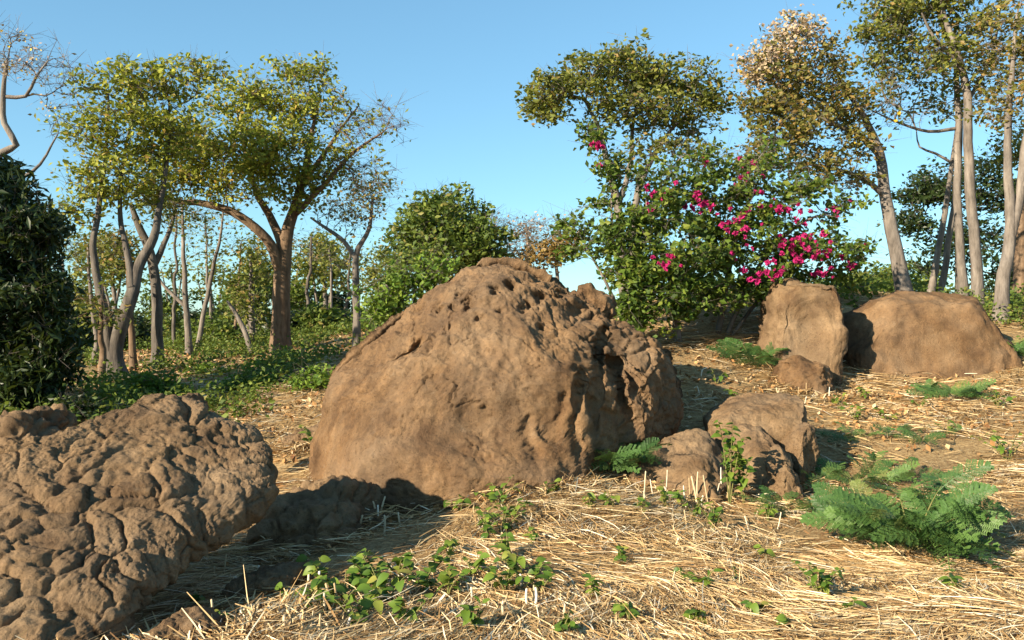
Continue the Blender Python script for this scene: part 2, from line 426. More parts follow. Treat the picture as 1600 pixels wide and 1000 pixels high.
def plain_rock(name, ol, Yc, C, front, back, label, mat, seed, amp=0.04, p=0.7, q=0.7, sub=6, lean=0.25, cracks=0.0, knob=0.0, cat='boulder', group=None, nf=10, planes=()):
    C = P(*C, Yc)
    V, T, ax = inflate([P(x, y, Yc) for x, y in ol], C, (0, -1, 0), front, back, p, q, sub)
    V[:, 1] += (V[:, 2]-C[2])*lean
    lo, hi = V.min(0), V.max(0)
    V = facets(V, seed, nf, 0.26, min(front*1.6, .9))
    for n_, c_ in planes: V = facet(V, n_, c_, .92)
    l2, h2 = V.min(0), V.max(0); V = lo+(V-l2)*(hi-lo)/(h2-l2)
    N = vnormals(V, T); s = 1.0/max(front, 0.15)
    d = amp*1.6*fbm(V*1.1*s, 3, seed)+amp*0.7*fbm(V*3.2*s, 3, seed+1)+0.011*fbm(V*13, 4, seed+2, .6)+0.004*fbm(V*50, 3, seed+3)+amp*.7*(ridged(V*2.4*s, 3, seed+7)-.5)
    cr = np.abs(fbm(V*1.1*s+0.2*np.stack([fbm(V*6, 2, z) for z in (5, 6, 7)], 1), 3, seed+8)); d -= 0.5*amp*sstep(0.04, 0, cr)
    if cracks:
        f1, f2, _ = voro(V*1.6*s+0.3, seed+4); d -= cracks*sstep(0.09, 0, f2-f1)
    if knob:
        f1, f2, rid = voro(V*5+0.3*np.stack([fbm(V*3, 2, z) for z in (1, 2, 3)], 1), seed+5); d += knob*(np.sqrt(np.maximum(1-(f1/.85)**2, 0))-0.8*sstep(.15, 0, f2-f1))
    V = V+N*d[:, None]
    return rock(name, V, T, mat, label, cat, group)

plain_rock('boulder', [(1196, 608), (1190, 560), (1200, 500), (1205, 460), (1222, 440), (1260, 437), (1293, 444), (1306, 470), (1305, 520), (1298, 560), (1290, 620)], 12.3, (1250, 530), .55, .6,
           'tall squarish brown boulder with a flat top under the bougainvillea', ROCK_B, 101, 0.034, 0.34, 0.5, lean=0.10, nf=0, planes=(((-.1, -1, .1), .12), ((.05, -.1, 1), .12), ((-.9, -.3, .1), .10), ((.95, -.3, .1), .08), ((-.6, -.6, .5), .10)))
plain_rock('boulder', [(1303, 600), (1304, 540), (1325, 500), (1370, 470), (1425, 457), (1480, 455), (1525, 470), (1548, 510), (1562, 555), (1568, 600), (1440, 625)], 12.9, (1435, 545), .75, .8,
           'wide rounded brown boulder at the right below the tall grey trunks', ROCK_A, 111, 0.03, 0.45, 0.6, nf=0, planes=(((-.05, -1, .25), .16), ((.05, -.2, 1), .14), ((-.6, -.5, .6), .14), ((.7, -.4, .5), .10), ((.3, -.9, .3), .1)))
plain_rock('boulder', [(1205, 620), (1208, 585), (1228, 565), (1262, 560), (1290, 570), (1304, 600), (1300, 625), (1250, 640)], 11.3, (1255, 605), .3, .4,
           'low brown rock sunk in dry leaves at the foot of the squarish boulder', ROCK_A, 121, 0.025)
plain_rock('boulder', [(1104, 710), (1110, 648), (1150, 622), (1200, 616), (1247, 626), (1270, 655), (1264, 695), (1200, 730)], 8.45, (1190, 675), .36, .45,
           'broad brown slab at the back of the small rock pile beside the fern bush', ROCK_B, 131, 0.016, 0.45, 0.5, nf=4, planes=(((0, -.7, .7), .07),))
plain_rock('boulder', [(1126, 790), (1124, 720), (1142, 682), (1172, 666), (1200, 674), (1216, 706), (1212, 750), (1200, 800)], 7.85, (1170, 735), .30, .4,
           'rounded brown rock in the middle of the small rock pile', ROCK_B, 141, 0.016, 0.5, 0.6, nf=6)
plain_rock('boulder', [(1196, 810), (1196, 755), (1208, 716), (1228, 698), (1245, 722), (1252, 765), (1250, 810)], 7.5, (1222, 760), .20, .35,
           'upright pointed brown stone at the right front of the small rock pile', ROCK_B, 151, 0.012, 0.45, 0.5, nf=5)
plain_rock('boulder', [(1230, 770), (1228, 695), (1246, 672), (1268, 660), (1276, 700), (1268, 770)], 7.95, (1252, 715), .22, .3,
           'narrow brown block wedged at the right end of the small rock pile', ROCK_B, 155, 0.012, 0.4, 0.5, nf=4)
plain_rock('boulder', [(958, 815), (985, 752), (1010, 716), (1050, 694), (1100, 680), (1140, 692), (1150, 750), (1130, 815), (1050, 825)], 7.6, (1060, 765), .40, .5,
           'low sloping brown rock at the left of the small rock pile behind white stubble', ROCK_B, 161, 0.02, nf=6, planes=(((-.3, -.6, .75), .1),))
plain_rock('boulder', [(395, 850), (400, 775), (430, 762), (480, 764), (540, 775), (585, 785), (612, 803), (600, 830), (520, 860)], 6.75, (490, 812), .45, .55,
           'low rock added to darken the shadow between the knobbly rock and the huge boulder', ROCK_B, 165, 0.04, knob=0.04)  # added rock, gives the shadow in this gap a darker shape
plain_rock('boulder', [(-120, 720), (-60, 680), (0, 660), (40, 645), (76, 640), (92, 665), (70, 700), (40, 735), (-60, 760)], 8.2, (0, 700), .4, .5,
           'rough brown rock at the left edge behind the knobbly rock', ROCK_B, 171, 0.05, knob=0.05)
plain_rock('boulder', [(258, 660), (260, 632), (280, 618), (305, 620), (317, 640), (315, 668)], 7.9, (288, 645), .18, .25,
           'small round stone peeping over the top of the knobbly rock', ROCK_B, 181, 0.02)
plain_rock('boulder', [(862, 466), (880, 455), (915, 454), (946, 460), (962, 485), (955, 520), (900, 530), (862, 500)], 9.9, (912, 480), .35, .4,
           'brown rock with a sunlit flat top behind the shoulder of the huge boulder', ROCK_A, 191, 0.04)
plain_rock('flat_stone', [(335, 960), (350, 925), (390, 903), (440, 892), (475, 898), (470, 930), (420, 960)], 5.2, (405, 935), .10, .3,
           'flat pale brown stone half buried beyond the shadow of the knobbly rock', ROCK_B, 201, 0.012, cat='stone')
plain_rock('flat_stone', [(205, 1060), (225, 1010), (260, 980), (300, 968), (335, 985), (345, 1020), (320, 1070)], 4.25, (275, 1030), .12, .3,
           'smooth brown stone at the bottom edge beside the knobbly rock', ROCK_B, 211, 0.015, cat='stone')
plain_rock('flat_stone', [(372, 1040), (390, 1000), (430, 985), (480, 988), (500, 1015), (490, 1050)], 4.35, (435, 1020), .12, .25,
           'grey-brown stone among stubble at the bottom edge left of centre', ROCK_B, 221, 0.012, cat='stone')
plain_rock('flat_stone', [(840, 765), (855, 742), (890, 735), (915, 745), (912, 772), (880, 782)], 7.2, (878, 762), .13, .2,
           'small brown stone on the straw at the front corner of the huge boulder', ROCK_B, 231, 0.012, cat='stone')
plain_rock('flat_stone', [(432, 712), (445, 690), (475, 672), (505, 662), (512, 678), (490, 700), (455, 718)], 9.4, (470, 692), .15, .25,
           'slanting grey-brown stone leaning by the left end of the huge boulder', ROCK_B, 241, 0.015, cat='stone')

# ------------------------------------------------------------------ trees
def spline(pts, step):
    """Catmull-Rom through rows (x,y,z,r), resampled"""
    pts = np.asarray(pts, float)
    if len(pts) < 2: return pts
    q = np.vstack([2*pts[0]-pts[1], pts, 2*pts[-1]-pts[-2]])
    out = []
    for i in range(1, len(q)-2):
        n = max(2, int(np.linalg.norm(q[i+1, :3]-q[i, :3])/step))
        t = np.linspace(0, 1, n, endpoint=False)[:, None]
        out.append(0.5*((2*q[i])+(-q[i-1]+q[i+1])*t+(2*q[i-1]-5*q[i]+4*q[i+1]-q[i+2])*t**2+(-q[i-1]+3*q[i]-3*q[i+1]+q[i+2])*t**3))
    out.append(pts[-1:]); return np.vstack(out)

def tubes(paths):
    """list of (pts[n,3], r[n], sides) -> verts, quads"""
    VV = []; QQ = []; off = 0
    for pts, r, ns in paths:
        n = len(pts)
        if n < 2: continue
        t = np.gradient(pts, axis=0); t /= np.maximum(np.linalg.norm(t, axis=1, keepdims=True), 1e-9)
        ref = np.array([0.3, 1.0, 0.17]) if abs(t[0, 1]) < 0.8 else np.array([1.0, 0.1, 0.2])
        a = np.cross(t, ref); a /= np.maximum(np.linalg.norm(a, axis=1, keepdims=True), 1e-9); b = np.cross(t, a)
        an = np.arange(ns)*2*math.pi/ns
        ring = pts[:, None]+r[:, None, None]*(np.cos(an)[None, :, None]*a[:, None]+np.sin(an)[None, :, None]*b[:, None])
        VV.append(ring.reshape(-1, 3))
        i = np.arange(n-1)[:, None]*ns; j = np.arange(ns)[None]; k = (j+1) % ns
        QQ.append((np.stack([i+j, i+k, i+ns+k, i+ns+j], -1)+off).reshape(-1, 4)); off += n*ns
    return np.vstack(VV), np.vstack(QQ)

def sticks(A, B, r0, r1, ns=3):
    n = len(A); t = B-A; t = t/np.maximum(np.linalg.norm(t, axis=1, keepdims=True), 1e-9)
    ref = np.where(np.abs(t[:, 2:3]) < 0.9, np.array([[0, 0, 1.0]]), np.array([[1.0, 0, 0]]))
    a = np.cross(t, ref); a /= np.maximum(np.linalg.norm(a, axis=1, keepdims=True), 1e-9); b = np.cross(t, a)
    an = np.arange(ns)*2*math.pi/ns
    d = np.cos(an)[None, :, None]*a[:, None]+np.sin(an)[None, :, None]*b[:, None]
    r0 = np.broadcast_to(r0, (n,)); r1 = np.broadcast_to(r1, (n,))
    V = np.stack([A[:, None]+d*r0[:, None, None], B[:, None]+d*r1[:, None, None]], 1).reshape(-1, 3)
    o = np.arange(n)[:, None]*2*ns; j = np.arange(ns)[None]; k = (j+1) % ns
    Q = np.stack([o+j, o+k, o+ns+k, o+ns+j], -1).reshape(-1, 4)
    return V, Q

def leaves(C, rng, size, aspect=0.5, up=0.25, droop=0.2, fold=0.25):
    """one folded leaf of two triangles at each centre"""
    n = len(C)
    d = rng.normal(size=(n, 3)); d[:, 2] = d[:, 2]*0.6-droop; d /= np.linalg.norm(d, axis=1, keepdims=True)
    nn = rng.normal(size=(n, 3)); nn[:, 2] += up*2.0; s = np.cross(d, nn); s /= np.maximum(np.linalg.norm(s, axis=1, keepdims=True), 1e-9)
    nn = np.cross(s, d)
    L = (size*rng.uniform(0.6, 1.35, n))[:, None]
    b = C-d*L*0.5; t = C+d*L*0.5; m = C-d*L*0.05+nn*0
    l = m+s*L*aspect*0.5+nn*L*aspect*fold*0.5; r = m-s*L*aspect*0.5+nn*L*aspect*fold*0.5
    V = np.stack([b, l, t, r], 1).reshape(-1, 3)
    o = np.arange(n)[:, None]*4
    T = np.stack([np.concatenate([o, o+2, o+1], 1), np.concatenate([o, o+3, o+2], 1)], 1).reshape(-1, 3)
    return V, T

def tree(name, label, paths, lobes, bark, leafmat, cat='tree', group=None, seed=1, lpt=26, lsize=0.11, aspect=0.55, spread=0.24, rtip=0.0045,
         twigs=4, twlen=0.35, up=0.15, dens=0.5, droop=0.2, attach0=0.45, wob=0.02, crownname='crown', blossoms=None, shell=0.35):
    rng = np.random.default_rng(seed)
    W = []
    for p in paths: W.append(np.array([[*P(a, b, c), r] for a, b, c, r in p]))
    x0, y0 = W[0][0, :2]; W[0][0, 2] = hz(x0, y0)-0.12
    base = np.array([x0, y0, hz(x0, y0)])
    for k in range(1, len(W)):                       # stems that start at the ground stay at the ground
        if paths[k][0][1] > 440 and abs(W[k][0, 2]-hz(*W[k][0, :2])) < 0.8: W[k][0, 2] = hz(*W[k][0, :2])-0.12
    nodes = []; par = []; elig = []; rad = []; tub = []
    for k, w in enumerate(W):
        s = spline(w, 0.16)
        amp = np.minimum(s[:, 3]*(0.35 if wob < .05 else 1.3), wob)[:, None]
        s[:, :3] += amp*np.stack([fbm(s[:, :3]*2.2+7*k, 2, seed+c) for c in (1, 2, 3)], 1)
        if k == 0: s[:, 3] *= 1+0.55*np.exp(-np.arange(len(s))*0.16/0.22)      # root flare
        n0 = len(nodes)
        for i in range(len(s)):
            nodes.append(s[i, :3]); par.append(n0+i-1 if i else -1); rad.append(s[i, 3])
            elig.append(i > attach0*len(s) if (k == 0 or paths[k][0][1] > 440) else i > 1)
        tub.append((s[:, :3], np.maximum(s[:, 3], 0.006), 9 if s[0, 3] > 0.05 else 6))
    ntr = len(nodes)
    tips = []; lob = []
    for li, lb in enumerate(lobes):
        px, py, Y, rx, ry, rd, n = lb[:7]; n = max(4, int(n*dens))
        c = P(px, py, Y); k = Y/F
        d = rng.normal(size=(n, 3)); d /= np.linalg.norm(d, axis=1, keepdims=True)
        rr = rng.uniform(0, 1, n)**shell*np.where(rng.random(n) < .16, rng.uniform(1.1, 1.45, n), 1)*rng.uniform(.85, 1.05, n)
        t = c+d*rr[:, None]*np.array([rx*k, rd, ry*k])
        tips.append(t); lob += [li]*n
    BR = []
    if tips:
        tips = np.vstack(tips); lob = np.array(lob)
        tips += 0.06*rng.normal(size=tips.shape)
        N0 = np.array(nodes)
        dd = np.min(np.linalg.norm(tips[:, None]-N0[None, ::3], axis=2), axis=1)
        order = np.argsort(dd)
        cap = ntr+len(tips)*14; NA = np.zeros((cap, 3)); NA[:ntr] = N0; nn = ntr
        EL = np.zeros(cap, bool); EL[:ntr] = elig; PAR = np.full(cap, -1); PAR[:ntr] = par
        DIR = np.zeros((cap, 3)); DEP = np.zeros(cap)
        for t0 in tub: pass
        o = 0
        for pts, r, ns in tub:
            g = np.gradient(pts, axis=0); DIR[o:o+len(pts)] = g/np.maximum(np.linalg.norm(g, axis=1, keepdims=True), 1e-9); o += len(pts)
        for ti in order:
            t = tips[ti]; dv = t-NA[:nn]; dist = np.linalg.norm(dv, axis=1)
            along = (dv*DIR[:nn]).sum(1)/np.maximum(dist, 1e-6)
            cost = dist*(1.25-0.25*along)+0.5*np.maximum(0, -dv[:, 2])+0.05*DEP[:nn]
            cost[~EL[:nn]] = 1e9
            a = int(np.argmin(cost)); L = dist[a]
            if L < 0.04: continue
            n = int(min(12, max(2, L/0.17)))
            u = np.linspace(0, 1, n+1)[1:, None]
            ctrl = NA[a]+DIR[a]*L*0.35+np.array([0, 0, 0.12*L])
            pts = NA[a]*(1-u)**2+2*ctrl*u*(1-u)+t*u**2
            pts[:-1] += rng.normal(size=(n-1, 3))*0.025*min(1.0, L*1.5) if n > 1 else 0
            ids = np.arange(nn, nn+n); NA[nn:nn+n] = pts; EL[nn:nn+n] = True; DEP[nn:nn+n] = DEP[a]+1
            PAR[ids[0]] = a; PAR[ids[1:]] = ids[:-1]
            full = np.vstack([NA[a], pts]); g = np.gradient(full, axis=0)[1:]
            DIR[nn:nn+n] = g/np.maximum(np.linalg.norm(g, axis=1, keepdims=True), 1e-9)
            BR.append((a, ids, ti)); nn += n
        val = np.zeros(nn)
        for a, ids, ti in BR: val[ids[-1]] += rtip**2.3
        for i in range(nn-1, ntr-1, -1):
            if PAR[i] >= 0: val[PAR[i]] += val[i]
        R = np.maximum(val, rtip**2.3)**(1/2.3)
        brt = []
        for a, ids, ti in BR:
            r = R[ids]; ra = min(R[a] if a >= ntr else rad[a], r[0]*1.25)
            brt.append((np.vstack([NA[a], NA[ids]]), np.concatenate([[ra], r]), 6 if r[0] > 0.03 else (4 if r[0] > 0.012 else 3)))
    root = empty(name, base, label, cat, group)
    V, Q = tubes(tub); obj('trunk', mesh('trunk', V-base, Q, mat=bark), root)
    if not len(tips): return root
    V, Q = tubes(brt)
    # twigs at the tips
    if twigs:
        A = np.repeat(tips, twigs, 0); B = A+rng.normal(size=A.shape)*twlen*0.6*np.array([1, 1, 0.8])+np.array([0, 0, 0.05])
        V2, Q2 = sticks(A, B, rtip*0.8, rtip*0.35)
        Q = np.vstack([Q, Q2+len(V)]); V = np.vstack([V, V2])
    obj('branches', mesh('branches', V-base, Q, mat=bark), root)
    # leaves
    cnt = np.array([lobes[l][7] if len(lobes[l]) > 7 else lpt for l in lob])
    cnt = rng.poisson(cnt*1.15*np.clip(rng.gamma(1.6, 0.62, len(cnt)), 0.05, 2.6))
    C = np.repeat(tips, cnt, 0)
    if len(C):
        u_ = rng.normal(size=C.shape); u_ *= (rng.random(len(C))**.5/np.linalg.norm(u_, axis=1))[:, None]; C = C+u_*1.75*spread*np.array([1, 1, 0.6])
        V, T = leaves(C, rng, lsize, aspect, up, droop)
        obj(crownname, mesh(crownname, V-base, tris=T, mat=leafmat, smooth=False), root)
    if blossoms:
        for bname, bmat, lobs, per, bs, bspread in blossoms:
            sel = tips[np.isin(lob, lobs)] if lobs is not None else tips[rng.random(len(tips)) < per[1]]
            k = per if not isinstance(per, tuple) else per[0]
            C = np.repeat(sel, k, 0); C = C+rng.normal(size=C.shape)*bspread
            V, T = leaves(C, rng, bs, 0.8, 0.3, 0)
            obj(bname, mesh(bname, V-base, tris=T, mat=bmat, smooth=False), root, kind='stuff')
    return root

BARK_WARM = bark_mat('bark_warm_brown', (0.075, 0.05, 0.032), (0.15, 0.10, 0.063), (0.23, 0.16, 0.105), 1)
BARK_GREY = bark_mat('bark_pale_grey', (0.075, 0.064, 0.054), (0.16, 0.137, 0.117), (0.25, 0.218, 0.188), 2)
BARK_DARK = bark_mat('bark_dark_grey', (0.06, 0.052, 0.045), (0.11, 0.095, 0.08), (0.17, 0.15, 0.13), 3)
LEAF_LIME = leaf_mat('leaf_yellow_green', [(0, (0.115, 0.137, 0.021)), (0.4, (0.230, 0.259, 0.029)), (0.85, (0.374, 0.374, 0.043)), (1, (0.374, 0.230, 0.057))], 0.35)
LEAF_OLIVE = leaf_mat('leaf_olive', [(0, (0.072, 0.089, 0.019)), (0.5, (0.145, 0.164, 0.028)), (0.85, (0.224, 0.224, 0.039)), (1, (0.263, 0.158, 0.053))], 0.33)
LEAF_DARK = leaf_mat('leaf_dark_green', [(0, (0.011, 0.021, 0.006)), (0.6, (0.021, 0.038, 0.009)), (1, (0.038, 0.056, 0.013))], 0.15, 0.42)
LEAF_MID = leaf_mat('leaf_mid_green', [(0, (0.054, 0.086, 0.017)), (0.5, (0.096, 0.144, 0.024)), (0.9, (0.168, 0.210, 0.034)), (1, (0.216, 0.180, 0.048))], 0.32)
LEAF_BROWNISH = leaf_mat('leaf_brownish_olive', [(0, (0.088, 0.095, 0.023)), (0.45, (0.164, 0.158, 0.032)), (0.75, (0.227, 0.170, 0.044)), (1, (0.315, 0.189, 0.063))], 0.33)
LEAF_BRIGHT = leaf_mat('leaf_bright_green', [(0, (0.062, 0.119, 0.015)), (0.5, (0.112, 0.188, 0.022)), (1, (0.188, 0.250, 0.031))], 0.3)
PETAL_CREAM = petal_mat('petal_cream', [(0, (0.40, 0.31, 0.19)), (0.6, (0.54, 0.43, 0.28)), (1, (0.46, 0.31, 0.22))])
PETAL_YELLOW = petal_mat('petal_yellow', [(0, (0.62, 0.40, 0.03)), (1, (0.75, 0.55, 0.06))])
PETAL_PINK = petal_mat('petal_magenta', [(0, (0.30, 0.012, 0.10)), (0.6, (0.46, 0.025, 0.15)), (1, (0.50, 0.06, 0.22))])
DRYLEAF = leaf_mat('leaf_dry_pinkish', [(0, (0.20, 0.14, 0.09)), (0.5, (0.36, 0.26, 0.18)), (1, (0.45, 0.35, 0.28))], 0.2)
LEAF_BOUG = leaf_mat('leaf_fresh_green', [(0, (0.03, 0.055, 0.012)), (.35, (0.07, 0.12, 0.016)), (.75, (0.12, 0.18, 0.022)), (1, (0.2, 0.22, 0.035))], .32)
RUSTLEAF = leaf_mat('leaf_rusty', [(0, (0.13, 0.08, 0.025)), (0.5, (0.20, 0.12, 0.035)), (1, (0.24, 0.17, 0.05))], 0.2)

TG_L = 'trees in the grove at the left'
# A: the main tree on the left with a limb arching to the left
tree('tree', 'leafy tree with a stout forked trunk and one long limb arching left', [
    [(441, 556, 20, 0.258), (438, 500, 20, 0.215), (441, 445, 20, 0.206), (444, 405, 20, 0.181), (450, 360, 20, 0.146), (468, 300, 20.2, 0.103), (482, 240, 20.3, 0.069), (492, 180, 20.4, 0.034)],
    [(440, 430, 20, 0.146), (424, 385, 19.8, 0.120), (398, 355, 19.6, 0.107), (362, 330, 19.5, 0.095), (318, 318, 19.4, 0.077), (280, 316, 19.3, 0.060), (245, 302, 19.3, 0.039)],
    [(446, 395, 20, 0.129), (425, 345, 20.2, 0.095), (398, 295, 20.5, 0.069), (382, 230, 20.6, 0.043), (370, 170, 20.6, 0.022)],
    [(458, 335, 20, 0.086), (505, 290, 19.8, 0.060), (550, 240, 19.7, 0.043), (600, 205, 19.6, 0.017)],
    [(472, 290, 20.2, 0.077), (520, 220, 20.5, 0.043), (560, 165, 20.6, 0.017)]],
    [(300, 225, 19.6, 55, 45, .9, 90, 30), (350, 250, 19.4, 60, 45, 1.0, 110, 34), (400, 235, 19.3, 55, 50, 1.0, 110, 34), (380, 165, 20.3, 55, 45, 1.0, 110, 28), (455, 150, 20.4, 60, 45, 1.0, 120, 26),
     (470, 110, 20.4, 45, 20, .7, 60, 20), (445, 235, 19.6, 55, 55, 1.1, 110, 30), (505, 180, 20.2, 50, 50, 1.0, 100, 15), (500, 250, 19.8, 50, 45, 1.0, 90, 20),
     (560, 195, 20.2, 50, 45, .9, 110, 3), (605, 190, 20, 32, 28, .6, 60, 2), (560, 265, 20, 50, 45, .9, 110, 4), (590, 290, 20, 30, 30, .6, 40, 3), (325, 290, 19.4, 40, 22, .6, 40, 22), (400, 300, 19.2, 45, 26, .7, 50, 24), (470, 300, 19.6, 40, 26, .6, 50, 18), (270, 260, 19.2, 45, 40, .8, 70, 26), (255, 300, 19.2, 35, 22, .5, 36, 22)],
    BARK_WARM, LEAF_LIME, group=TG_L, seed=11, lsize=0.118, spread=0.23, twigs=7, twlen=.36, dens=.40)
# B: dark twin-stemmed tree
tree('tree', 'dark stemmed tree forking low, with tall leafy crown left of the arching limb', [
    [(186, 604, 16.5, .17), (181, 545, 16.5, .15), (203, 470, 16.5, .13), (216, 420, 16.6, .105), (240, 372, 16.7, .085), (250, 320, 16.8, .06), (262, 240, 16.9, .04), (265, 160, 17, .02)],
    [(181, 545, 16.5, .11), (160, 475, 16.4, .085), (146, 405, 16.4, .07), (152, 340, 16.4, .055), (165, 250, 16.5, .035), (170, 150, 16.5, .018)],
    [(208, 450, 16.5, .08), (197, 385, 16.6, .06), (188, 330, 16.7, .045), (195, 240, 16.8, .03), (215, 150, 17, .015)]],
    [(165, 140, 16.6, 42, 45, .8, 70, 20), (215, 125, 16.9, 50, 38, .8, 90, 20), (270, 130, 17, 48, 40, .8, 90, 18), (320, 115, 17.2, 32, 28, .6, 40, 13), (155, 215, 16.5, 45, 40, .8, 80, 24),
     (215, 205, 16.7, 55, 45, .9, 100, 26), (270, 200, 16.9, 45, 45, .9, 80, 24), (150, 285, 16.4, 48, 35, .8, 80, 20), (215, 280, 16.6, 50, 35, .8, 80, 20), (115, 330, 16.3, 30, 30, .6, 40, 16), (110, 190, 16.5, 30, 40, .5, 40, 5)],
    BARK_DARK, LEAF_LIME, group=TG_L, seed=12, lsize=0.115, spread=0.21, twlen=.32, twigs=6, dens=.40)
tree('tree', 'single dark trunk leaning slightly left behind the twin-stemmed tree', [
    [(248, 582, 18, .13), (246, 520, 18, .115), (245, 460, 18, .11), (238, 410, 18, .10), (222, 365, 18, .08), (205, 320, 18, .05)], [(238, 420, 18, .08), (262, 370, 18.2, .05), (275, 320, 18.3, .03)]],
    [(230, 320, 18, 45, 30, .7, 60, 14), (280, 330, 18.2, 40, 25, .6, 40, 10)], BARK_DARK, LEAF_OLIVE, group=TG_L, seed=13, lsize=.1)
tree('tree', 'thin reddish-brown sunlit trunk left of the dark single trunk', [
    [(211, 566, 17.5, .075), (205, 510, 17.5, .065), (202, 460, 17.5, .055), (198, 400, 17.5, .035)]], [(185, 395, 17.6, 45, 40, .6, 40, 9)], BARK_WARM, LEAF_BROWNISH, group=TG_L, seed=14)
tree('tree', 'slender pale trunk with a side fork in the grove left of the stout trunk', [
    [(297, 550, 21, .085), (292, 490, 21, .075), (289, 430, 21, .06), (286, 370, 21, .04), (284, 310, 21, .02)], [(291, 480, 21, .055), (272, 462, 21, .045), (255, 445, 21, .035), (240, 420, 21, .02)]],
    [(290, 340, 21, 40, 40, .6, 40, 4)], BARK_GREY, LEAF_OLIVE, group=TG_L, seed=15)
tree('tree', 'slim grey trunk slanting right in the gap left of the stout trunk', [
    [(308, 542, 22, .07), (318, 490, 22, .06), (328, 440, 22, .055), (338, 400, 22, .045), (346, 360, 22, .03), (350, 310, 22, .015)]],
    [(345, 345, 22, 35, 35, .6, 36, 4), (320, 400, 22, 30, 30, .5, 20, 5)], BARK_GREY, LEAF_OLIVE, group=TG_L, seed=16)
tree('tree', 'slender pale grey forked tree standing just left of the huge boulder', [
    [(558, 520, 19, .085), (556, 450, 19, .08), (556, 400, 19, .07), (566, 378, 19, .055), (577, 355, 19, .045), (583, 310, 19, .025)],
    [(556, 405, 19, .06), (540, 380, 19, .05), (512, 358, 19, .04), (485, 340, 19, .02)]],
    [(560, 318, 19, 50, 32, .6, 110, 7), (590, 300, 19, 35, 30, .5, 50, 5), (515, 330, 19, 30, 20, .4, 30, 8), (545, 345, 19, 30, 18, .4, 30, 8)], BARK_GREY, LEAF_BROWNISH, group=TG_L, seed=17, lsize=.09)
tree('dead_trunk', 'bare leaning grey pole propped among the undergrowth left of the stout trunk', [
    [(396, 545, 20.6, .06), (384, 520, 20.7, .06), (368, 490, 20.8, .05), (355, 470, 20.9, .03)]], [], BARK_GREY, LEAF_OLIVE, 'dead tree', seed=18)
tree('tree', 'short thin grey trunk close to the left side of the stout trunk', [
    [(393, 545, 23, .09), (393, 500, 23, .08), (392, 440, 23, .06), (392, 400, 23, .03)]], [(395, 420, 23, 50, 50, .9, 80, 24), (390, 480, 23, 40, 35, .7, 40, 18)], BARK_GREY, LEAF_OLIVE, group=TG_L, seed=19, lsize=.13)

# O: the dense dark tree on the left edge, and an unseen tree added beyond the frame to shade it
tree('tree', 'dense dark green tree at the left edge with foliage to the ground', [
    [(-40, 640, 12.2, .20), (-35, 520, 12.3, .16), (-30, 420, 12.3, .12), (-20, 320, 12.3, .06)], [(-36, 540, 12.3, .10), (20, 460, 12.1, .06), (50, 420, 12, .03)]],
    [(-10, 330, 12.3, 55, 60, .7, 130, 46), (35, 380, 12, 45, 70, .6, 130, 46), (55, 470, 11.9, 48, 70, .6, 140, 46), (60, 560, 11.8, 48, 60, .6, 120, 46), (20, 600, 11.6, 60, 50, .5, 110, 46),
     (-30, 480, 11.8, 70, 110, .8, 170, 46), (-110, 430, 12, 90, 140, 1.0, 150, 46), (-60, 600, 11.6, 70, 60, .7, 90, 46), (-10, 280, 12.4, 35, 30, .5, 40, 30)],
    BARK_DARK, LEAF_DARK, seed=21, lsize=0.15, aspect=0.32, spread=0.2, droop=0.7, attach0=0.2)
tree('tree', 'broad dark tree added out of view beyond the left edge to shade its neighbour', [
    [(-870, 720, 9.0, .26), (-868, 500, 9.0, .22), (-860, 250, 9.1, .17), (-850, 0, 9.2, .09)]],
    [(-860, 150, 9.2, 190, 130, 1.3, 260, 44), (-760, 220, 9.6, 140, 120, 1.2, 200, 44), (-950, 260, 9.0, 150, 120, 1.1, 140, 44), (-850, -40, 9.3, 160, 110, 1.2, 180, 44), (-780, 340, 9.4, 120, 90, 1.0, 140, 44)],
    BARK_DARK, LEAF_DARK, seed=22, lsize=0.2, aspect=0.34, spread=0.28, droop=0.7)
# P: bare tree with yellow tufts, top left
tree('tree', 'almost bare grey tree with pale yellow flower tufts at the top left', [
    [(-70, 640, 14.5, .16), (-60, 450, 14.5, .13), (-35, 300, 14.5, .10), (2, 240, 14.5, .065), (26, 226, 14.4, .055), (8, 192, 14.4, .05), (5, 146, 14.4, .04), (12, 95, 14.4, .025)],
    [(6, 150, 14.4, .035), (40, 150, 14.4, .03), (56, 120, 14.3, .022), (75, 95, 14.3, .012)], [(8, 192, 14.4, .03), (-10, 150, 14.4, .025), (-15, 100, 14.4, .015)], [(-35, 300, 14.5, .06), (50, 270, 14.6, .03), (90, 210, 14.6, .012)]],
    [(20, 90, 14.4, 40, 38, .5, 55, 1.5), (70, 105, 14.4, 42, 35, .5, 50, 1.5), (10, 50, 14.4, 28, 20, .4, 26, 1.5), (95, 150, 14.5, 35, 40, .5, 30, 1)], BARK_GREY, DRYLEAF, seed=23, lsize=.07, twigs=5, twlen=.3, attach0=.9,
    blossoms=[('blossom', PETAL_YELLOW, None, (7, .16), .05, .06), ('pale_blossom', PETAL_CREAM, None, (8, .12), .05, .06)])

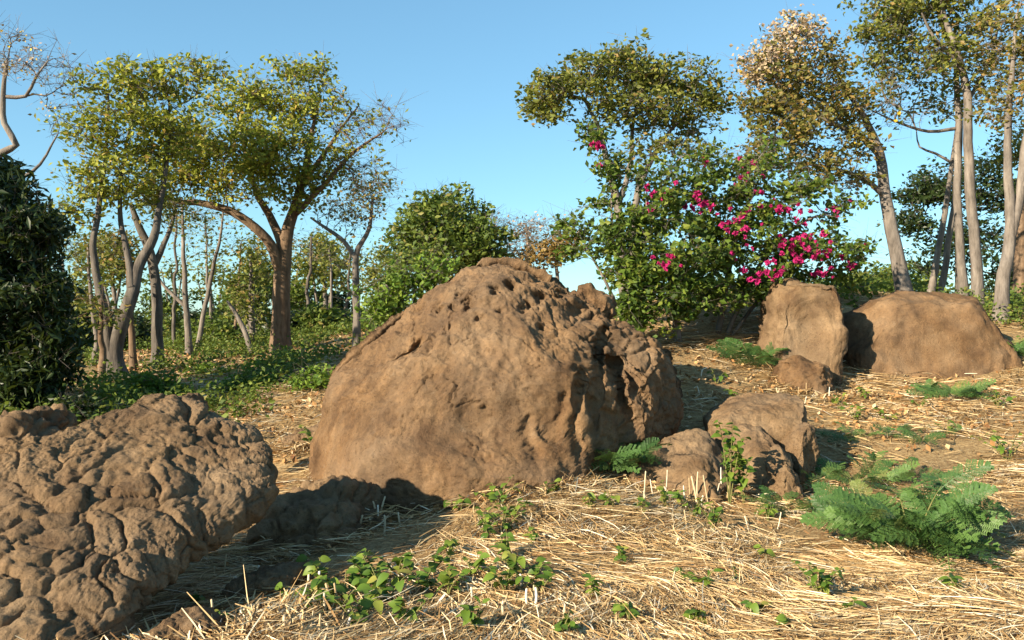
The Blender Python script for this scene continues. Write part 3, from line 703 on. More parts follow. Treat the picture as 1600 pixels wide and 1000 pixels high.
# I: round dense tree behind the huge boulder, and neighbours
tree('tree', 'round dense green tree rising behind the left slope of the huge boulder', [
    [(690, 500, 16.5, .14), (695, 430, 16.5, .11), (700, 370, 16.5, .07)]],
    [(695, 340, 16.4, 48, 34, .8, 120, 34), (650, 365, 16.3, 36, 30, .7, 80, 34), (745, 372, 16.3, 38, 36, .7, 90, 34), (700, 395, 16, 62, 36, .8, 120, 34), (650, 410, 16, 40, 30, .6, 60, 30), (765, 400, 16.2, 30, 28, .5, 50, 28)],
    BARK_DARK, LEAF_MID, seed=31, lsize=.11, spread=.2, attach0=.2)
tree('shrub', 'bright yellow-green shrub against the left slope of the huge boulder', [
    [(650, 500, 12.6, .04), (648, 460, 12.6, .03), (650, 430, 12.6, .015)], [(640, 500, 12.6, .03), (610, 460, 12.6, .02), (600, 440, 12.6, .01)], [(660, 500, 12.6, .03), (690, 450, 12.6, .015)]],
    [(640, 440, 12.6, 40, 28, .4, 60, 22), (600, 465, 12.6, 32, 30, .4, 44, 22), (680, 425, 12.6, 30, 18, .3, 36, 20), (620, 490, 12.6, 40, 25, .4, 44, 20)], BARK_GREY, LEAF_BRIGHT, 'shrub', seed=32, lsize=.10, spread=.13, rtip=.003)
tree('tree', 'leafless pinkish-grey twiggy tree behind the top of the huge boulder', [
    [(830, 500, 22, .10), (828, 440, 22, .08), (826, 390, 22, .05), (822, 350, 22, .02)]],
    [(815, 375, 22, 45, 32, .8, 110, 5), (850, 365, 22, 35, 26, .7, 70, 5), (780, 360, 22, 30, 30, .6, 50, 4), (690, 318, 22, 50, 18, .5, 60, 5), (760, 345, 22, 40, 20, .5, 50, 5)], BARK_GREY, DRYLEAF, seed=33, lsize=.10, twigs=6, twlen=.4)
tree('shrub', 'rusty brown shrub between the huge boulder top and the bougainvillea', [
    [(872, 480, 16, .05), (870, 430, 16, .035), (866, 390, 16, .02)]], [(868, 390, 16, 34, 26, .5, 70, 18), (840, 405, 16, 25, 18, .4, 40, 14)], BARK_GREY, RUSTLEAF, 'shrub', seed=34, lsize=.10, spread=.16, rtip=.003)

# K: umbrella-shaped tree right of centre
tree('tree', 'umbrella crowned tree with slim pale stems rising out of the bougainvillea', [
    [(982, 520, 14.8, .10), (972, 420, 14.8, .085), (966, 330, 14.8, .075), (950, 260, 14.8, .06), (935, 200, 14.8, .04), (915, 160, 14.7, .02)],
    [(985, 520, 14.9, .09), (985, 400, 14.9, .075), (994, 310, 14.9, .065), (1012, 262, 15, .05), (1040, 215, 15.1, .035), (1080, 170, 15.2, .018)],
    [(968, 320, 14.8, .055), (985, 250, 15, .04), (990, 190, 15.1, .03), (1000, 130, 15.2, .015)]],
    [(845, 165, 14.6, 32, 24, .5, 50, 26), (880, 145, 14.6, 40, 28, .6, 65, 24), (925, 115, 14.8, 45, 28, .7, 75, 24), (965, 82, 15, 34, 16, .5, 45, 20), (1000, 115, 15.1, 50, 30, .7, 85, 24), (1060, 125, 15.2, 45, 30, .7, 75, 24),
     (1105, 145, 15.3, 34, 26, .5, 50, 22), (960, 160, 14.6, 55, 25, .6, 75, 22), (1030, 175, 15, 55, 30, .7, 85, 22), (1085, 190, 15.2, 40, 30, .6, 55, 18), (1010, 230, 14.8, 45, 25, .6, 55, 14), (930, 205, 14.7, 26, 22, .4, 26, 12), (1065, 235, 15, 45, 20, .5, 40, 12)],
    BARK_GREY, LEAF_OLIVE, seed=41, lsize=.10, spread=.17, rtip=.004, twlen=.26)

# L: leaning tree with cream blossoms
tree('tree', 'leaning grey-trunked tree with cream blossom at its top and yellow flowers', [
    [(1420, 470, 15.5, 0.151), (1402, 400, 15.5, 0.126), (1388, 330, 15.5, 0.109), (1378, 260, 15.5, 0.092), (1366, 215, 15.5, 0.071), (1340, 170, 15.4, 0.050), (1310, 120, 15.4, 0.029), (1290, 80, 15.4, 0.017)],
    [(1374, 240, 15.5, 0.067), (1335, 208, 15.3, 0.050), (1285, 185, 15.1, 0.038), (1235, 150, 15, 0.025), (1205, 110, 15, 0.013)], [(1385, 310, 15.5, 0.059), (1350, 280, 15.3, 0.042), (1300, 262, 15.1, 0.029), (1240, 255, 15, 0.017)]],
    [(1240, 55, 15.2, 38, 26, .5, 55, 8), (1185, 112, 15, 30, 24, .4, 46, 7), (1212, 82, 15, 30, 20, .4, 40, 9), (1195, 175, 14.9, 40, 38, .6, 75, 26), (1240, 130, 15.1, 45, 40, .7, 85, 26), (1290, 110, 15.3, 42, 40, .6, 75, 22),
     (1320, 165, 15.3, 45, 38, .6, 80, 24), (1255, 195, 14.9, 55, 35, .7, 90, 26), (1195, 245, 14.9, 42, 28, .5, 60, 20), (1270, 255, 15, 55, 26, .6, 80, 22), (1340, 225, 15.3, 40, 30, .5, 50, 18), (1330, 280, 15.2, 40, 18, .4, 36, 12), (1385, 160, 15.5, 35, 50, .5, 50, 2)],
    BARK_GREY, LEAF_BROWNISH, seed=42, lsize=.10, spread=.17, rtip=.004, twlen=.28,
    blossoms=[('cream_blossom', PETAL_CREAM, [0, 1, 2], 26, .07, .13), ('yellow_flower', PETAL_YELLOW, None, (5, .045), .07, .05)])

# M: tall grey trunks on the right
TG_R = 'tall grey trunked trees at the right'
tree('tree', 'leftmost pair of slanting grey stems behind the wide rounded boulder', [
    [(1452, 462, 17, 0.066), (1464, 400, 17, 0.061), (1478, 320, 17, 0.053), (1488, 250, 17, 0.041), (1496, 190, 17, 0.025)], [(1470, 463, 17.2, 0.070), (1482, 380, 17.2, 0.061), (1493, 310, 17.2, 0.053), (1500, 240, 17.2, 0.041), (1503, 160, 17.2, 0.025)],
    [(1488, 255, 17, 0.029), (1462, 240, 17, 0.025), (1437, 230, 17, 0.018), (1432, 205, 17, 0.010)]],
    [(1420, 130, 17, 40, 30, .6, 46, 14), (1480, 150, 17, 45, 35, .6, 60, 10)], BARK_GREY, LEAF_OLIVE, group=TG_R, seed=51, lsize=.105, spread=.17)
tree('tree', 'straight slim grey trunk in the middle of the tall group at the right', [
    [(1506, 470, 16.4, 0.086), (1501, 380, 16.4, 0.078), (1497, 280, 16.4, 0.070), (1496, 180, 16.4, 0.057), (1492, 100, 16.4, 0.045), (1470, 30, 16.4, 0.033), (1450, -40, 16.4, 0.016)],
    [(1496, 200, 16.4, 0.037), (1450, 205, 16.3, 0.029), (1400, 190, 16.2, 0.021), (1362, 172, 16.2, 0.010)]],
    [(1380, 60, 16.2, 42, 30, .6, 70, 20), (1430, 30, 16.3, 48, 32, .7, 85, 20), (1425, 90, 16.2, 45, 28, .6, 70, 17), (1370, 100, 16.2, 24, 18, .4, 26, 16), (1390, 15, 16.3, 45, 22, .6, 50, 20), (1450, -40, 16.4, 80, 40, .9, 90, 18), (1400, 180, 16.2, 50, 30, .5, 44, 2)],
    BARK_GREY, LEAF_OLIVE, group=TG_R, seed=52, lsize=.105, spread=.17, rtip=.004)
tree('tree', 'thick grey trunk bending left at the top, right of the straight slim trunk', [
    [(1530, 482, 15.8, 0.111), (1524, 400, 15.8, 0.098), (1517, 300, 15.8, 0.090), (1513, 220, 15.8, 0.082), (1510, 150, 15.8, 0.074), (1495, 80, 15.8, 0.057), (1475, 20, 15.8, 0.045), (1460, -50, 15.8, 0.025)],
    [(1500, 100, 15.8, 0.041), (1460, 60, 15.7, 0.029), (1440, 20, 15.6, 0.016)], [(1510, 160, 15.8, 0.041), (1545, 100, 16, 0.033), (1560, 40, 16.1, 0.021)]],
    [(1520, 60, 16, 50, 45, .8, 85, 16), (1480, 95, 15.6, 42, 30, .6, 60, 15), (1535, 130, 16, 45, 35, .6, 60, 11), (1500, 0, 15.9, 60, 40, .8, 80, 17), (1540, -50, 16, 90, 40, .9, 80, 16)],
    BARK_GREY, LEAF_OLIVE, group=TG_R, seed=53, lsize=.105, spread=.17, rtip=.004, blossoms=[('yellow_flower', PETAL_YELLOW, None, (4, .04), .07, .05)])
tree('tree', 'forked grey trunk splitting in two near the right edge', [
    [(1562, 500, 14.8, 0.123), (1569, 430, 14.8, 0.107), (1579, 350, 14.8, 0.090), (1575, 260, 14.8, 0.070), (1576, 180, 14.8, 0.057), (1582, 100, 14.8, 0.041), (1590, 20, 14.8, 0.025)],
    [(1574, 400, 14.8, 0.082), (1592, 310, 14.8, 0.074), (1604, 220, 14.8, 0.066), (1625, 120, 14.8, 0.041), (1640, 40, 14.8, 0.021)], [(1592, 300, 14.8, 0.041), (1612, 270, 14.7, 0.033), (1640, 240, 14.7, 0.016)]],
    [(1580, 60, 15, 50, 45, .8, 85, 16), (1590, 140, 14.8, 45, 45, .7, 70, 13), (1640, 80, 14.8, 50, 60, .8, 60, 14), (1560, 175, 15, 35, 35, .5, 40, 9), (1610, -30, 15, 70, 40, .9, 60, 14)],
    BARK_GREY, LEAF_BROWNISH, group=TG_R, seed=54, lsize=.105, spread=.17, rtip=.004)
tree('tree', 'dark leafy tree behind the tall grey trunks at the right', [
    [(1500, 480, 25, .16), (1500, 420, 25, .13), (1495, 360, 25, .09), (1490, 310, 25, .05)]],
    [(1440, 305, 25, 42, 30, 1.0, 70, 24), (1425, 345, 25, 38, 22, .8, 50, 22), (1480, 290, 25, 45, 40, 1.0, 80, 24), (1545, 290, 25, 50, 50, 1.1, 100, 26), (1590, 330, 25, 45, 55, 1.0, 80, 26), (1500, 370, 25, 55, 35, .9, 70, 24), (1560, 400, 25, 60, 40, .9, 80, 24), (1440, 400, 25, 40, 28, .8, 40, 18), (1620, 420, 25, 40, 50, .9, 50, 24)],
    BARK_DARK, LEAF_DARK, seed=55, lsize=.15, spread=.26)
tree('tree', 'reddish-brown trunk at the right edge behind the forked grey trunk', [
    [(1600, 485, 19, .20), (1597, 420, 19, .18), (1594, 350, 19, .16), (1600, 280, 19, .12), (1610, 200, 19, .06)]], [(1610, 220, 19, 50, 40, .8, 60, 18), (1570, 240, 19, 40, 30, .7, 46, 14)], BARK_WARM, LEAF_OLIVE, group=TG_R, seed=56, lsize=.11)

for i, (px, pb, Y, lean, top, rr, lm, lb) in enumerate(((150, 575, 19, -12, 380, .05, BARK_GREY, 'thin grey trunk left of the twin-stemmed tree'), (270, 560, 24, 6, 330, .05, BARK_DARK, 'thin dark trunk right of the dark single trunk'),
        (330, 548, 26, -10, 350, .05, BARK_GREY, 'thin grey trunk leaning left behind the slanting trunk'), (365, 545, 25, 12, 380, .045, BARK_WARM, 'thin brown trunk close behind the arching limb'), (480, 545, 25, 8, 370, .06, BARK_DARK, 'thin dark trunk right of the stout trunk'),
        (520, 535, 26, -5, 390, .05, BARK_GREY, 'thin grey trunk left of the pale forked tree'), (160, 600, 15.5, -3, 470, .06, BARK_WARM, 'short pinkish-brown trunk in front of the twin-stemmed tree'), (540, 525, 24, 6, 400, .05, BARK_DARK, 'thin dark trunk close beside the pale forked tree'))):
    tree('tree', lb, [[(px, pb, Y, rr*1.2), (px+lean*.3, pb*.7+top*.3, Y, rr), (px+lean*.5, (pb+top)/2, Y, rr*.85), (px+lean, top, Y, rr*.5)]], [(px+lean, top+10, Y, 34, 34, .7, 50, 6)], lm, LEAF_OLIVE, group=TG_L, seed=170+i, lsize=.12, attach0=.6, wob=.07)
# far shrubs and trees that close the view
BG = [(60, 470, 34, 60, 45, LEAF_DARK), (140, 460, 32, 50, 55, LEAF_OLIVE), (175, 400, 30, 45, 45, LEAF_OLIVE), (255, 480, 33, 45, 45, LEAF_MID), (300, 505, 36, 50, 24, LEAF_DARK), (350, 500, 32, 40, 28, LEAF_MID),
      (470, 460, 30, 34, 42, LEAF_MID), (505, 405, 29, 40, 45, LEAF_OLIVE), (520, 480, 31, 34, 30, LEAF_DARK), (600, 430, 33, 34, 50, LEAF_OLIVE), (590, 500, 30, 45, 22, LEAF_MID), (800, 440, 34, 60, 40, LEAF_BROWNISH), (400, 440, 30, 40, 40, LEAF_MID),
      (1390, 440, 30, 40, 32, LEAF_MID), (1350, 452, 26, 40, 22, LEAF_OLIVE), (1440, 445, 32, 50, 30, LEAF_MID), (1580, 450, 34, 60, 40, LEAF_DARK), (130, 530, 27, 60, 26, LEAF_DARK), (240, 530, 30, 50, 18, LEAF_MID), (330, 440, 34, 40, 55, LEAF_OLIVE), (270, 420, 38, 36, 60, LEAF_OLIVE), (100, 400, 38, 60, 60, LEAF_OLIVE), (420, 500, 28, 45, 30, LEAF_MID), (450, 400, 36, 40, 46, LEAF_BROWNISH), (540, 440, 38, 36, 46, LEAF_OLIVE), (105, 510, 25, 46, 30, LEAF_DARK), (195, 515, 26, 40, 26, LEAF_DARK), (335, 522, 25, 44, 20, LEAF_MID), (460, 515, 25, 34, 22, LEAF_DARK), (505, 505, 24, 36, 26, LEAF_MID), (385, 460, 27, 34, 40, LEAF_MID)]
BGW = ['dark shrub far behind the left-edge tree', 'olive tree glimpsed left of the twin-stemmed tree', 'tall olive tree behind the fork of the twin-stemmed tree', 'green tree between the dark trunks far back', 'low dark thicket beneath the slender pale trunk far back',
       'green bush at the foot of the slanting grey trunk', 'green tree just right of the stout trunk far back', 'olive tree under the right side of the stout tree', 'dark bush between the stout trunk and pale forked tree', 'olive tree between the pale forked tree and the boulder',
       'low green bush at the foot of the pale forked tree', 'brownish tree far behind the top of the huge boulder', 'green tree far back left of the stout trunk', 'green bush left of the leaning trunk on the hill', 'low olive bush right of the squarish boulder on the crest',
       'green bush behind the slanting pair of stems', 'dark thicket behind the forked trunk at the right', 'dark thicket in shade under the left-edge trees', 'low green thicket behind the dark single trunk', 'olive tree behind the slanting grey trunk far back', 'thin olive tree behind the slender pale trunk far back', 'olive tree far behind the upper left-edge foliage', 'green bush behind the foot of the stout trunk', 'brownish tree behind the fork of the stout trunk', 'olive tree right behind the pale forked tree far back', 'dark bush behind the left-edge tree trunk', 'dark bush behind the fork of the dark stems', 'low green bush under the arching limb', 'dark bush touching the right of the stout trunk', 'green bush left of the pale forked tree foot', 'leafy green tree beneath the arching limb']
for i, ((px, py, Y, rx, ry, lm), lb) in enumerate(zip(BG, BGW)):
    tall = py+ry < 530
    gy = 545 if px < 1000 else 478
    tree('tree' if ry > 30 else 'shrub', lb, [[(px, gy, Y, .10), (px+4, (gy+py)/2, Y, .08), (px-3, py, Y, .04)], [(px, (gy*2+py)/3, Y, .06), (px-rx*.5, py, Y, .02)], [(px+2, (gy*2+py)/3, Y, .06), (px+rx*.5, py-ry*.2, Y, .02)]],
         [(px-rx*.4, py+ry*.1, Y, rx*.55, ry*.7, .9, 40, 22), (px+rx*.4, py, Y, rx*.55, ry*.75, .9, 40, 22), (px, py-ry*.35, Y, rx*.5, ry*.6, .8, 36, 22), (px, py+ry*.5, Y-.5, rx*.7, ry*.5, .8, 40, 22)] if i < 19 or i > 24 else [(px-rx*.3, py, Y, rx*.5, ry*.6, .9, 34, 13), (px+rx*.3, py-ry*.2, Y, rx*.5, ry*.6, .9, 34, 13)],
         BARK_GREY, lm, 'tree' if ry > 30 else 'shrub', 'background trees and shrubs', seed=70+i, lsize=.17, spread=.28, twigs=2, attach0=.3)

# bougainvillea
def bougainvillea():
    rng = np.random.default_rng(99)
    root = tree('bougainvillea', 'large bougainvillea bush with magenta flowers sprawling behind the huge boulder', [
        [(1060, 525, 12.6, .05), (1050, 450, 12.6, .04), (1030, 380, 12.6, .03), (1010, 320, 12.6, .015)], [(1010, 535, 12.4, .04), (990, 460, 12.4, .03), (960, 380, 12.4, .02), (955, 270, 12.5, .012)], [(1120, 510, 13, .05), (1140, 420, 13, .04), (1160, 340, 13.1, .03), (1190, 270, 13.2, .012)],
        [(1130, 500, 13, .04), (1190, 410, 13, .03), (1250, 350, 13, .022), (1310, 330, 13, .01)], [(1135, 510, 13, .03), (1220, 430, 12.9, .025), (1290, 390, 12.8, .018), (1345, 385, 12.8, .008)], [(1000, 530, 12.3, .03), (940, 430, 12.3, .02), (905, 365, 12.3, .008)]],
        [(sx, sy, sY, 9, 9, .08, 9, 9) for path in ([(955, 260), (938, 235), (930, 215), (945, 205)], [(1150, 300), (1178, 262), (1200, 232), (1225, 222)], [(905, 365), (885, 352), (868, 362)], [(1300, 330), (1325, 312), (1345, 318)], [(1095, 280), (1090, 248), (1105, 222)],
          [(1005, 290), (990, 262), (975, 250)], [(1330, 395), (1352, 385), (1368, 395)], [(1250, 300), (1275, 285), (1300, 290)], [(1045, 290), (1050, 262), (1068, 245)]) for k_ in range(len(path)-1) for u_ in (0, .5) for sx, sy, sY in [(path[k_][0]*(1-u_)+path[k_+1][0]*u_, path[k_][1]*(1-u_)+path[k_+1][1]*u_, 12.6)]]+
        [(1015, 345, 12.5, 60, 40, .6, 95, 30), (955, 290, 12.6, 22, 45, .3, 36, 22), (945, 375, 12.4, 40, 30, .5, 60, 28), (905, 380, 12.3, 28, 24, .3, 30, 18), (1000, 420, 12.3, 60, 45, .6, 110, 32), (1060, 410, 12.3, 60, 55, .7, 120, 32), (1000, 490, 12.1, 42, 38, .5, 80, 32), (1040, 480, 12.2, 45, 40, .5, 80, 32),
         (1085, 330, 12.8, 45, 45, .6, 80, 28), (1120, 390, 12.7, 50, 50, .7, 110, 32), (1150, 300, 13.1, 45, 45, .6, 70, 22), (1180, 370, 12.9, 60, 45, .7, 110, 30), (1110, 455, 12.6, 60, 35, .6, 80, 30), (1180, 440, 12.8, 50, 35, .6, 70, 30), (1230, 390, 12.8, 45, 35, .5, 70, 26), (1225, 320, 13, 45, 28, .5, 50, 18),
         (1285, 385, 12.8, 38, 26, .4, 44, 20), (1300, 335, 13, 26, 18, .3, 22, 14), (1335, 395, 12.8, 25, 20, .3, 20, 14), (1325, 440, 13.4, 40, 26, .4, 40, 26), (1190, 260, 13.2, 40, 26, .4, 36, 12), (1110, 260, 13, 34, 26, .4, 30, 12), (985, 540, 12, 24, 24, .3, 26, 30), (1000, 285, 12.6, 40, 24, .3, 30, 16), (1060, 285, 12.8, 36, 22, .3, 26, 14), (1140, 250, 13.1, 26, 24, .3, 20, 12), (930, 330, 12.4, 22, 16, .2, 14, 14), (1245, 290, 13, 26, 16, .2, 14, 10), (895, 350, 12.3, 14, 14, .2, 10, 10), (1250, 428, 13.2, 50, 18, .3, 40, 26)],
        BARK_GREY, LEAF_BOUG, 'bush', seed=61, lsize=.095, aspect=.62, spread=.13, rtip=.003, twlen=.28, attach0=.1, crownname='foliage', dens=.42)
    base = np.array(root.location)
    spots = [(943, 230, 12.3), (935, 232, 12.3), (1100, 245, 12.6), (1170, 270, 12.7), (1160, 278, 12.7), (1180, 262, 12.7), (1020, 303, 12), (1036, 300, 12), (1050, 308, 12.1), (1095, 320, 12.2), (1100, 316, 12.2), (1160, 335, 12.4), (1148, 343, 12.4), (1170, 328, 12.4), (1230, 327, 12.5), (1205, 322, 12.5), (1250, 330, 12.6),
             (1310, 330, 12.6), (1302, 326, 12.6), (1038, 416, 11.6), (1046, 410, 11.6), (1030, 412, 11.6), (1165, 370, 12.2), (1167, 383, 12.2), (1218, 368, 12.3), (1225, 375, 12.3), (1258, 368, 12.4), (1268, 366, 12.4), (1284, 368, 12.4), (1298, 378, 12.4), (1245, 400, 12.3), (1250, 408, 12.3), (1238, 394, 12.3), (1222, 396, 12.2), (1290, 396, 12.4), (1352, 384, 12.6),
             (1330, 415, 12.6), (1326, 408, 12.6), (1200, 428, 12.2), (1214, 430, 12.2), (1222, 424, 12.2), (1170, 438, 12.1), (1147, 405, 12.1), (1160, 422, 12.1), (1285, 430, 12.6), (1280, 426, 12.6), (1130, 350, 12.2), (1120, 335, 12.2), (1190, 350, 12.3), (1245, 345, 12.5), (1070, 322, 12.2), (1210, 408, 12.2), (1180, 300, 12.6), (1275, 395, 12.3), (1012, 318, 12), (1090, 312, 12.1)]
    k = 0; variants = []
    for v in range(5):
        nb = 26; d = rng.normal(size=(nb, 3)); d /= np.linalg.norm(d, axis=1, keepdims=True); L = rng.uniform(.05, .11, nb)[:, None]
        sd = np.cross(d, rng.normal(size=(nb, 3))); sd /= np.linalg.norm(sd, axis=1, keepdims=True)
        V = np.vstack([[[0, 0, 0]], np.stack([d*L*.6+sd*L*.42, d*L+0.02*rng.normal(size=(nb, 3)), d*L*.6-sd*L*.42], 1).reshape(-1, 3)])
        o = 1+np.arange(nb)*3; z = np.zeros(nb, int); T = np.vstack([np.stack([z, o+1, o], 1), np.stack([z, o+2, o+1], 1)])
        variants.append(mesh('flower_cluster', V, tris=T, mat=PETAL_PINK, smooth=False))
    for x, y, Y in spots:
        for rep in range(2 if rng.random() < .5 else 3):
            p = P(x+rng.normal()*11*rep, y+rng.normal()*9*rep, Y)-base
            s = rng.uniform(.28, .72)
            obj('flower_cluster', variants[k % 5], root, M=Matrix.Translation(p) @ Matrix.Rotation(rng.uniform(0, 6.28), 4, 'Z') @ Matrix.Scale(s, 4)); k += 1
bougainvillea()

# ------------------------------------------------------------------ ground cover
def ground_at(px, py, lo=3.2, hi=30.0):
    Y = np.linspace(lo, hi, 900); p = np.stack([(px-800)/F*Y, Y, CAMZ+(500-py)/F*Y], 1)
    g = h(p[:, 0], p[:, 1]); k = np.argmax(p[:, 2] <= g)
    return np.array([p[k, 0], p[k, 1], g[k]])

STRAW = island_mat('dry_straw', [(0, (0.15, 0.08, 0.032)), (0.25, (0.33, 0.20, 0.08)), (0.6, (0.52, 0.36, 0.165)), (0.86, (0.66, 0.51, 0.29)), (1, (0.78, 0.69, 0.51))], 0.6, 0.3)
LITTER = island_mat('dry_leaf_litter', [(0, (0.16, 0.075, 0.03)), (0.4, (0.32, 0.17, 0.065)), (0.8, (0.46, 0.28, 0.12)), (1, (0.6, 0.46, 0.28))], 0.7, 0.2)
STUBBLE = island_mat('bleached_stalk', [(0, (0.46, 0.33, 0.16)), (0.5, (0.62, 0.50, 0.31)), (1, (0.78, 0.72, 0.58))], 0.6, 0.3)

def wedge(rng, n, d0, d1, half, k):
    u = rng.random(n); d = (d0**(1-k)+u*(d1**(1-k)-d0**(1-k)))**(1/(1-k))
    a = rng.uniform(-half, half, n)
    return np.sin(a)*d, np.cos(a)*d

def straw(name, label, rng, n, d0, d1, half, k, Lr, wr, lift, dens, mat, tilt=0.10, pos=None):
    x, y = wedge(rng, n, d0, d1, half, k) if pos is None else (pos[:, 0], pos[:, 1])
    q = np.stack([x, y, 0*x], 1)
    keep = rng.random(n) < dens(x, y, q); x, y, q = x[keep], y[keep], q[keep]; n = len(x)
    ang = 2.6*fbm(q*0.33, 2, 301)+0.9*fbm(q*1.1, 2, 305)+rng.normal(size=n)*0.55+0.15
    L = rng.uniform(*Lr, n)*np.where(rng.random(n) < .1, 1.6, 1); w = rng.uniform(*wr, n)
    dx, dy = np.cos(ang), np.sin(ang); curl = rng.normal(size=n)*0.22; tl = rng.normal(size=n)*tilt
    z0 = h(x, y)+0.004+lift*rng.random(n)**1.6*(1+0.8*fbm(q*0.9, 2, 311))
    rows = []
    for t in (-0.5, -0.17, 0.17, 0.5):
        b = curl*(t*t-0.08)*L
        cx = x+dx*t*L-dy*b; cy = y+dy*t*L+dx*b
        cz = z0+tl*t*L-0.05*L*(abs(t)*2)**2*rng.uniform(0, 1, n)
        ro = rng.normal(size=n)*0.1
        tap = 1.0 if abs(t) < .3 else 0.55
        rows.append((cx, cy, cz, tap))
    roll = rng.uniform(-0.9, 0.9, n)
    sx, sy, sz = -dy*np.cos(roll)*w*.5, dx*np.cos(roll)*w*.5, np.sin(roll)*w*.5
    V = np.stack([np.stack([np.stack([cx+s*sx*tp, cy+s*sy*tp, cz+s*sz*tp], 1) for s in (-1, 1)], 1) for cx, cy, cz, tp in rows], 1)   # n,4,2,3
    o = np.arange(n)[:, None]*8; Q = np.stack([np.concatenate([o+2*i, o+2*i+1, o+2*i+3, o+2*i+2], 1) for i in range(3)], 1).reshape(-1, 4)
    obj(name, mesh(name, V.reshape(-1, 3), Q, mat=mat, smooth=False), None, label, 'straw', kind='stuff')

def dens_straw(x, y, q):
    left = sstep(-0.6, -2.5, x)*sstep(7.5, 10, y)
    d = 0.25+0.9*sstep(-0.55, 0.3, fbm(q*0.8, 3, 321))-0.25*sstep(.15, .5, fbm(q*2.2, 2, 323))
    tr = np.exp(-((x+1.15-0.62*(y-6))/0.55)**2)*sstep(4.4, 5.2, y)*sstep(7.6, 6.9, y)       # straw thinned to darken the shadow in the hollow between the two big rocks
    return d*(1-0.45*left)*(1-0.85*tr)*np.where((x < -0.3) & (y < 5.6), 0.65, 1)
rg = np.random.default_rng(500)
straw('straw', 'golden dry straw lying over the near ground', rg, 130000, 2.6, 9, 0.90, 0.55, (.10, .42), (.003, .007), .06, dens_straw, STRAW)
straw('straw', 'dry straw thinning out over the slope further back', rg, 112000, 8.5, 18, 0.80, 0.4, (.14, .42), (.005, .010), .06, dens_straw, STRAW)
c_ = np.vstack(CONTACT); c_ = c_[rg.integers(len(c_), size=9000)]+rg.normal(size=(9000, 2))*.09
straw('straw', 'straw and debris banked against the feet of the boulders', rg, 9000, 0, 1, 0, 0, (.08, .34), (.005, .010), .09, lambda x, y, q: 1+0*x, STRAW, .25, pos=c_)
straw('straw', 'short broken chaff between the straw', rg, 24000, 2.6, 9, 0.90, 0.5, (.03, .09), (.004, .009), .035, lambda x, y, q: 0.8+0*x, LITTER)

def scatter_leaves(name, label, rng, C, size, mat, cat, up=1.0):
    V, T = leaves(C, rng, size, .55, up, 0.0)
    obj(name, mesh(name, V, tris=T, mat=mat, smooth=False), None, label, cat, kind='stuff')
n = 2600; x = rg.normal(4.3, 2.2, n); y = rg.normal(10.8, 1.3, n)
scatter_leaves('leaf_litter', 'orange-brown fallen leaves around the rocks on the right slope', rg, np.stack([x, y, h(x, y)+rg.random(n)*.05], 1), .075, LITTER, 'leaf litter')
n = 9000; x = rg.uniform(-12, 0, n); y = rg.uniform(8, 26, n)
scatter_leaves('leaf_litter', 'brown crumbs of leaf and soil round the boulder feet', rg, np.column_stack([c_[::2], h(c_[::2, 0], c_[::2, 1])+rg.random(4500)*.05]), .05, LITTER, 'leaf litter')
scatter_leaves('leaf_litter', 'dry fallen leaves on the ground below the left grove', rg, np.stack([x, y, h(x, y)+rg.random(n)*.04], 1), .10, LITTER, 'leaf litter')

# low green undergrowth below the left grove
n = 9000; x = rg.uniform(-13, -1.2, n); y = rg.uniform(9.2, 27, n); q = np.stack([x, y, 0*x], 1)
m_ = fbm(q*0.75, 4, 331) > 0.24; x, y = x[m_], y[m_]
C = np.repeat(np.stack([x, y, h(x, y)+0.03], 1), 11, 0); C = C+rg.normal(size=C.shape)*np.array([.13, .13, 0]); C[:, 2] += np.abs(rg.normal(size=len(C)))*.16
scatter_leaves('undergrowth', 'low green weeds spreading below the left grove', rg, C, .085, LEAF_MID, 'undergrowth', up=.3)
n = 2600; x = rg.uniform(3.2, 12, n); y = rg.uniform(12.5, 19, n); q = np.stack([x, y, 0*x], 1)
m_ = (fbm(q*0.6, 3, 341) > 0.05) & ((x > 7.2) | (y > 14.5)); x, y = x[m_], y[m_]
C = np.repeat(np.stack([x, y, h(x, y)+0.03], 1), 11, 0); C = C+rg.normal(size=C.shape)*np.array([.13, .13, 0]); C[:, 2] += np.abs(rg.normal(size=len(C)))*.15
scatter_leaves('undergrowth', 'low green weeds along the crest under the right trees', rg, C, .08, LEAF_MID, 'undergrowth', up=.3)

# ------------------------------------------------------------------ small plants
def leaf_mesh(name, mat, aspect=.6, bend=.25):
    t = np.linspace(0, 1, 6); w = aspect*.5*np.sin(np.pi*np.clip(t, 0, 1)**.75)**.8; w[-1] = 0
    V = []
    for i, a in enumerate(t):
        z = -bend*a*a
        V += [(a, w[i], z+.25*w[i]), (a, 0, z), (a, -w[i], z+.25*w[i])]
    Q = []
    for i in range(5): Q += [(3*i, 3*i+1, 3*i+4, 3*i+3), (3*i+1, 3*i+2, 3*i+5, 3*i+4)]
    return mesh(name, np.array(V), Q, mat=mat)
def objrand_mat(name, stops, trans=.3):
    m, nt, b = newmat(name)
    oi = nt.nodes.new('ShaderNodeObjectInfo'); col = ramp(nt, stops, oi.outputs['Random'])
    nt.links.new(col, b.inputs['Base Color']); b.inputs['Roughness'].default_value = .5; b.inputs['Specular IOR Level'].default_value = .3
    t = nt.nodes.new('ShaderNodeBsdfTranslucent'); mx = nt.nodes.new('ShaderNodeMixShader'); mx.inputs[0].default_value = trans
    nt.links.new(col, t.inputs[0]); nt.links.new(b.outputs[0], mx.inputs[1]); nt.links.new(t.outputs[0], mx.inputs[2])
    nt.links.new(mx.outputs[0], nt.nodes['Material Output'].inputs[0]); return m
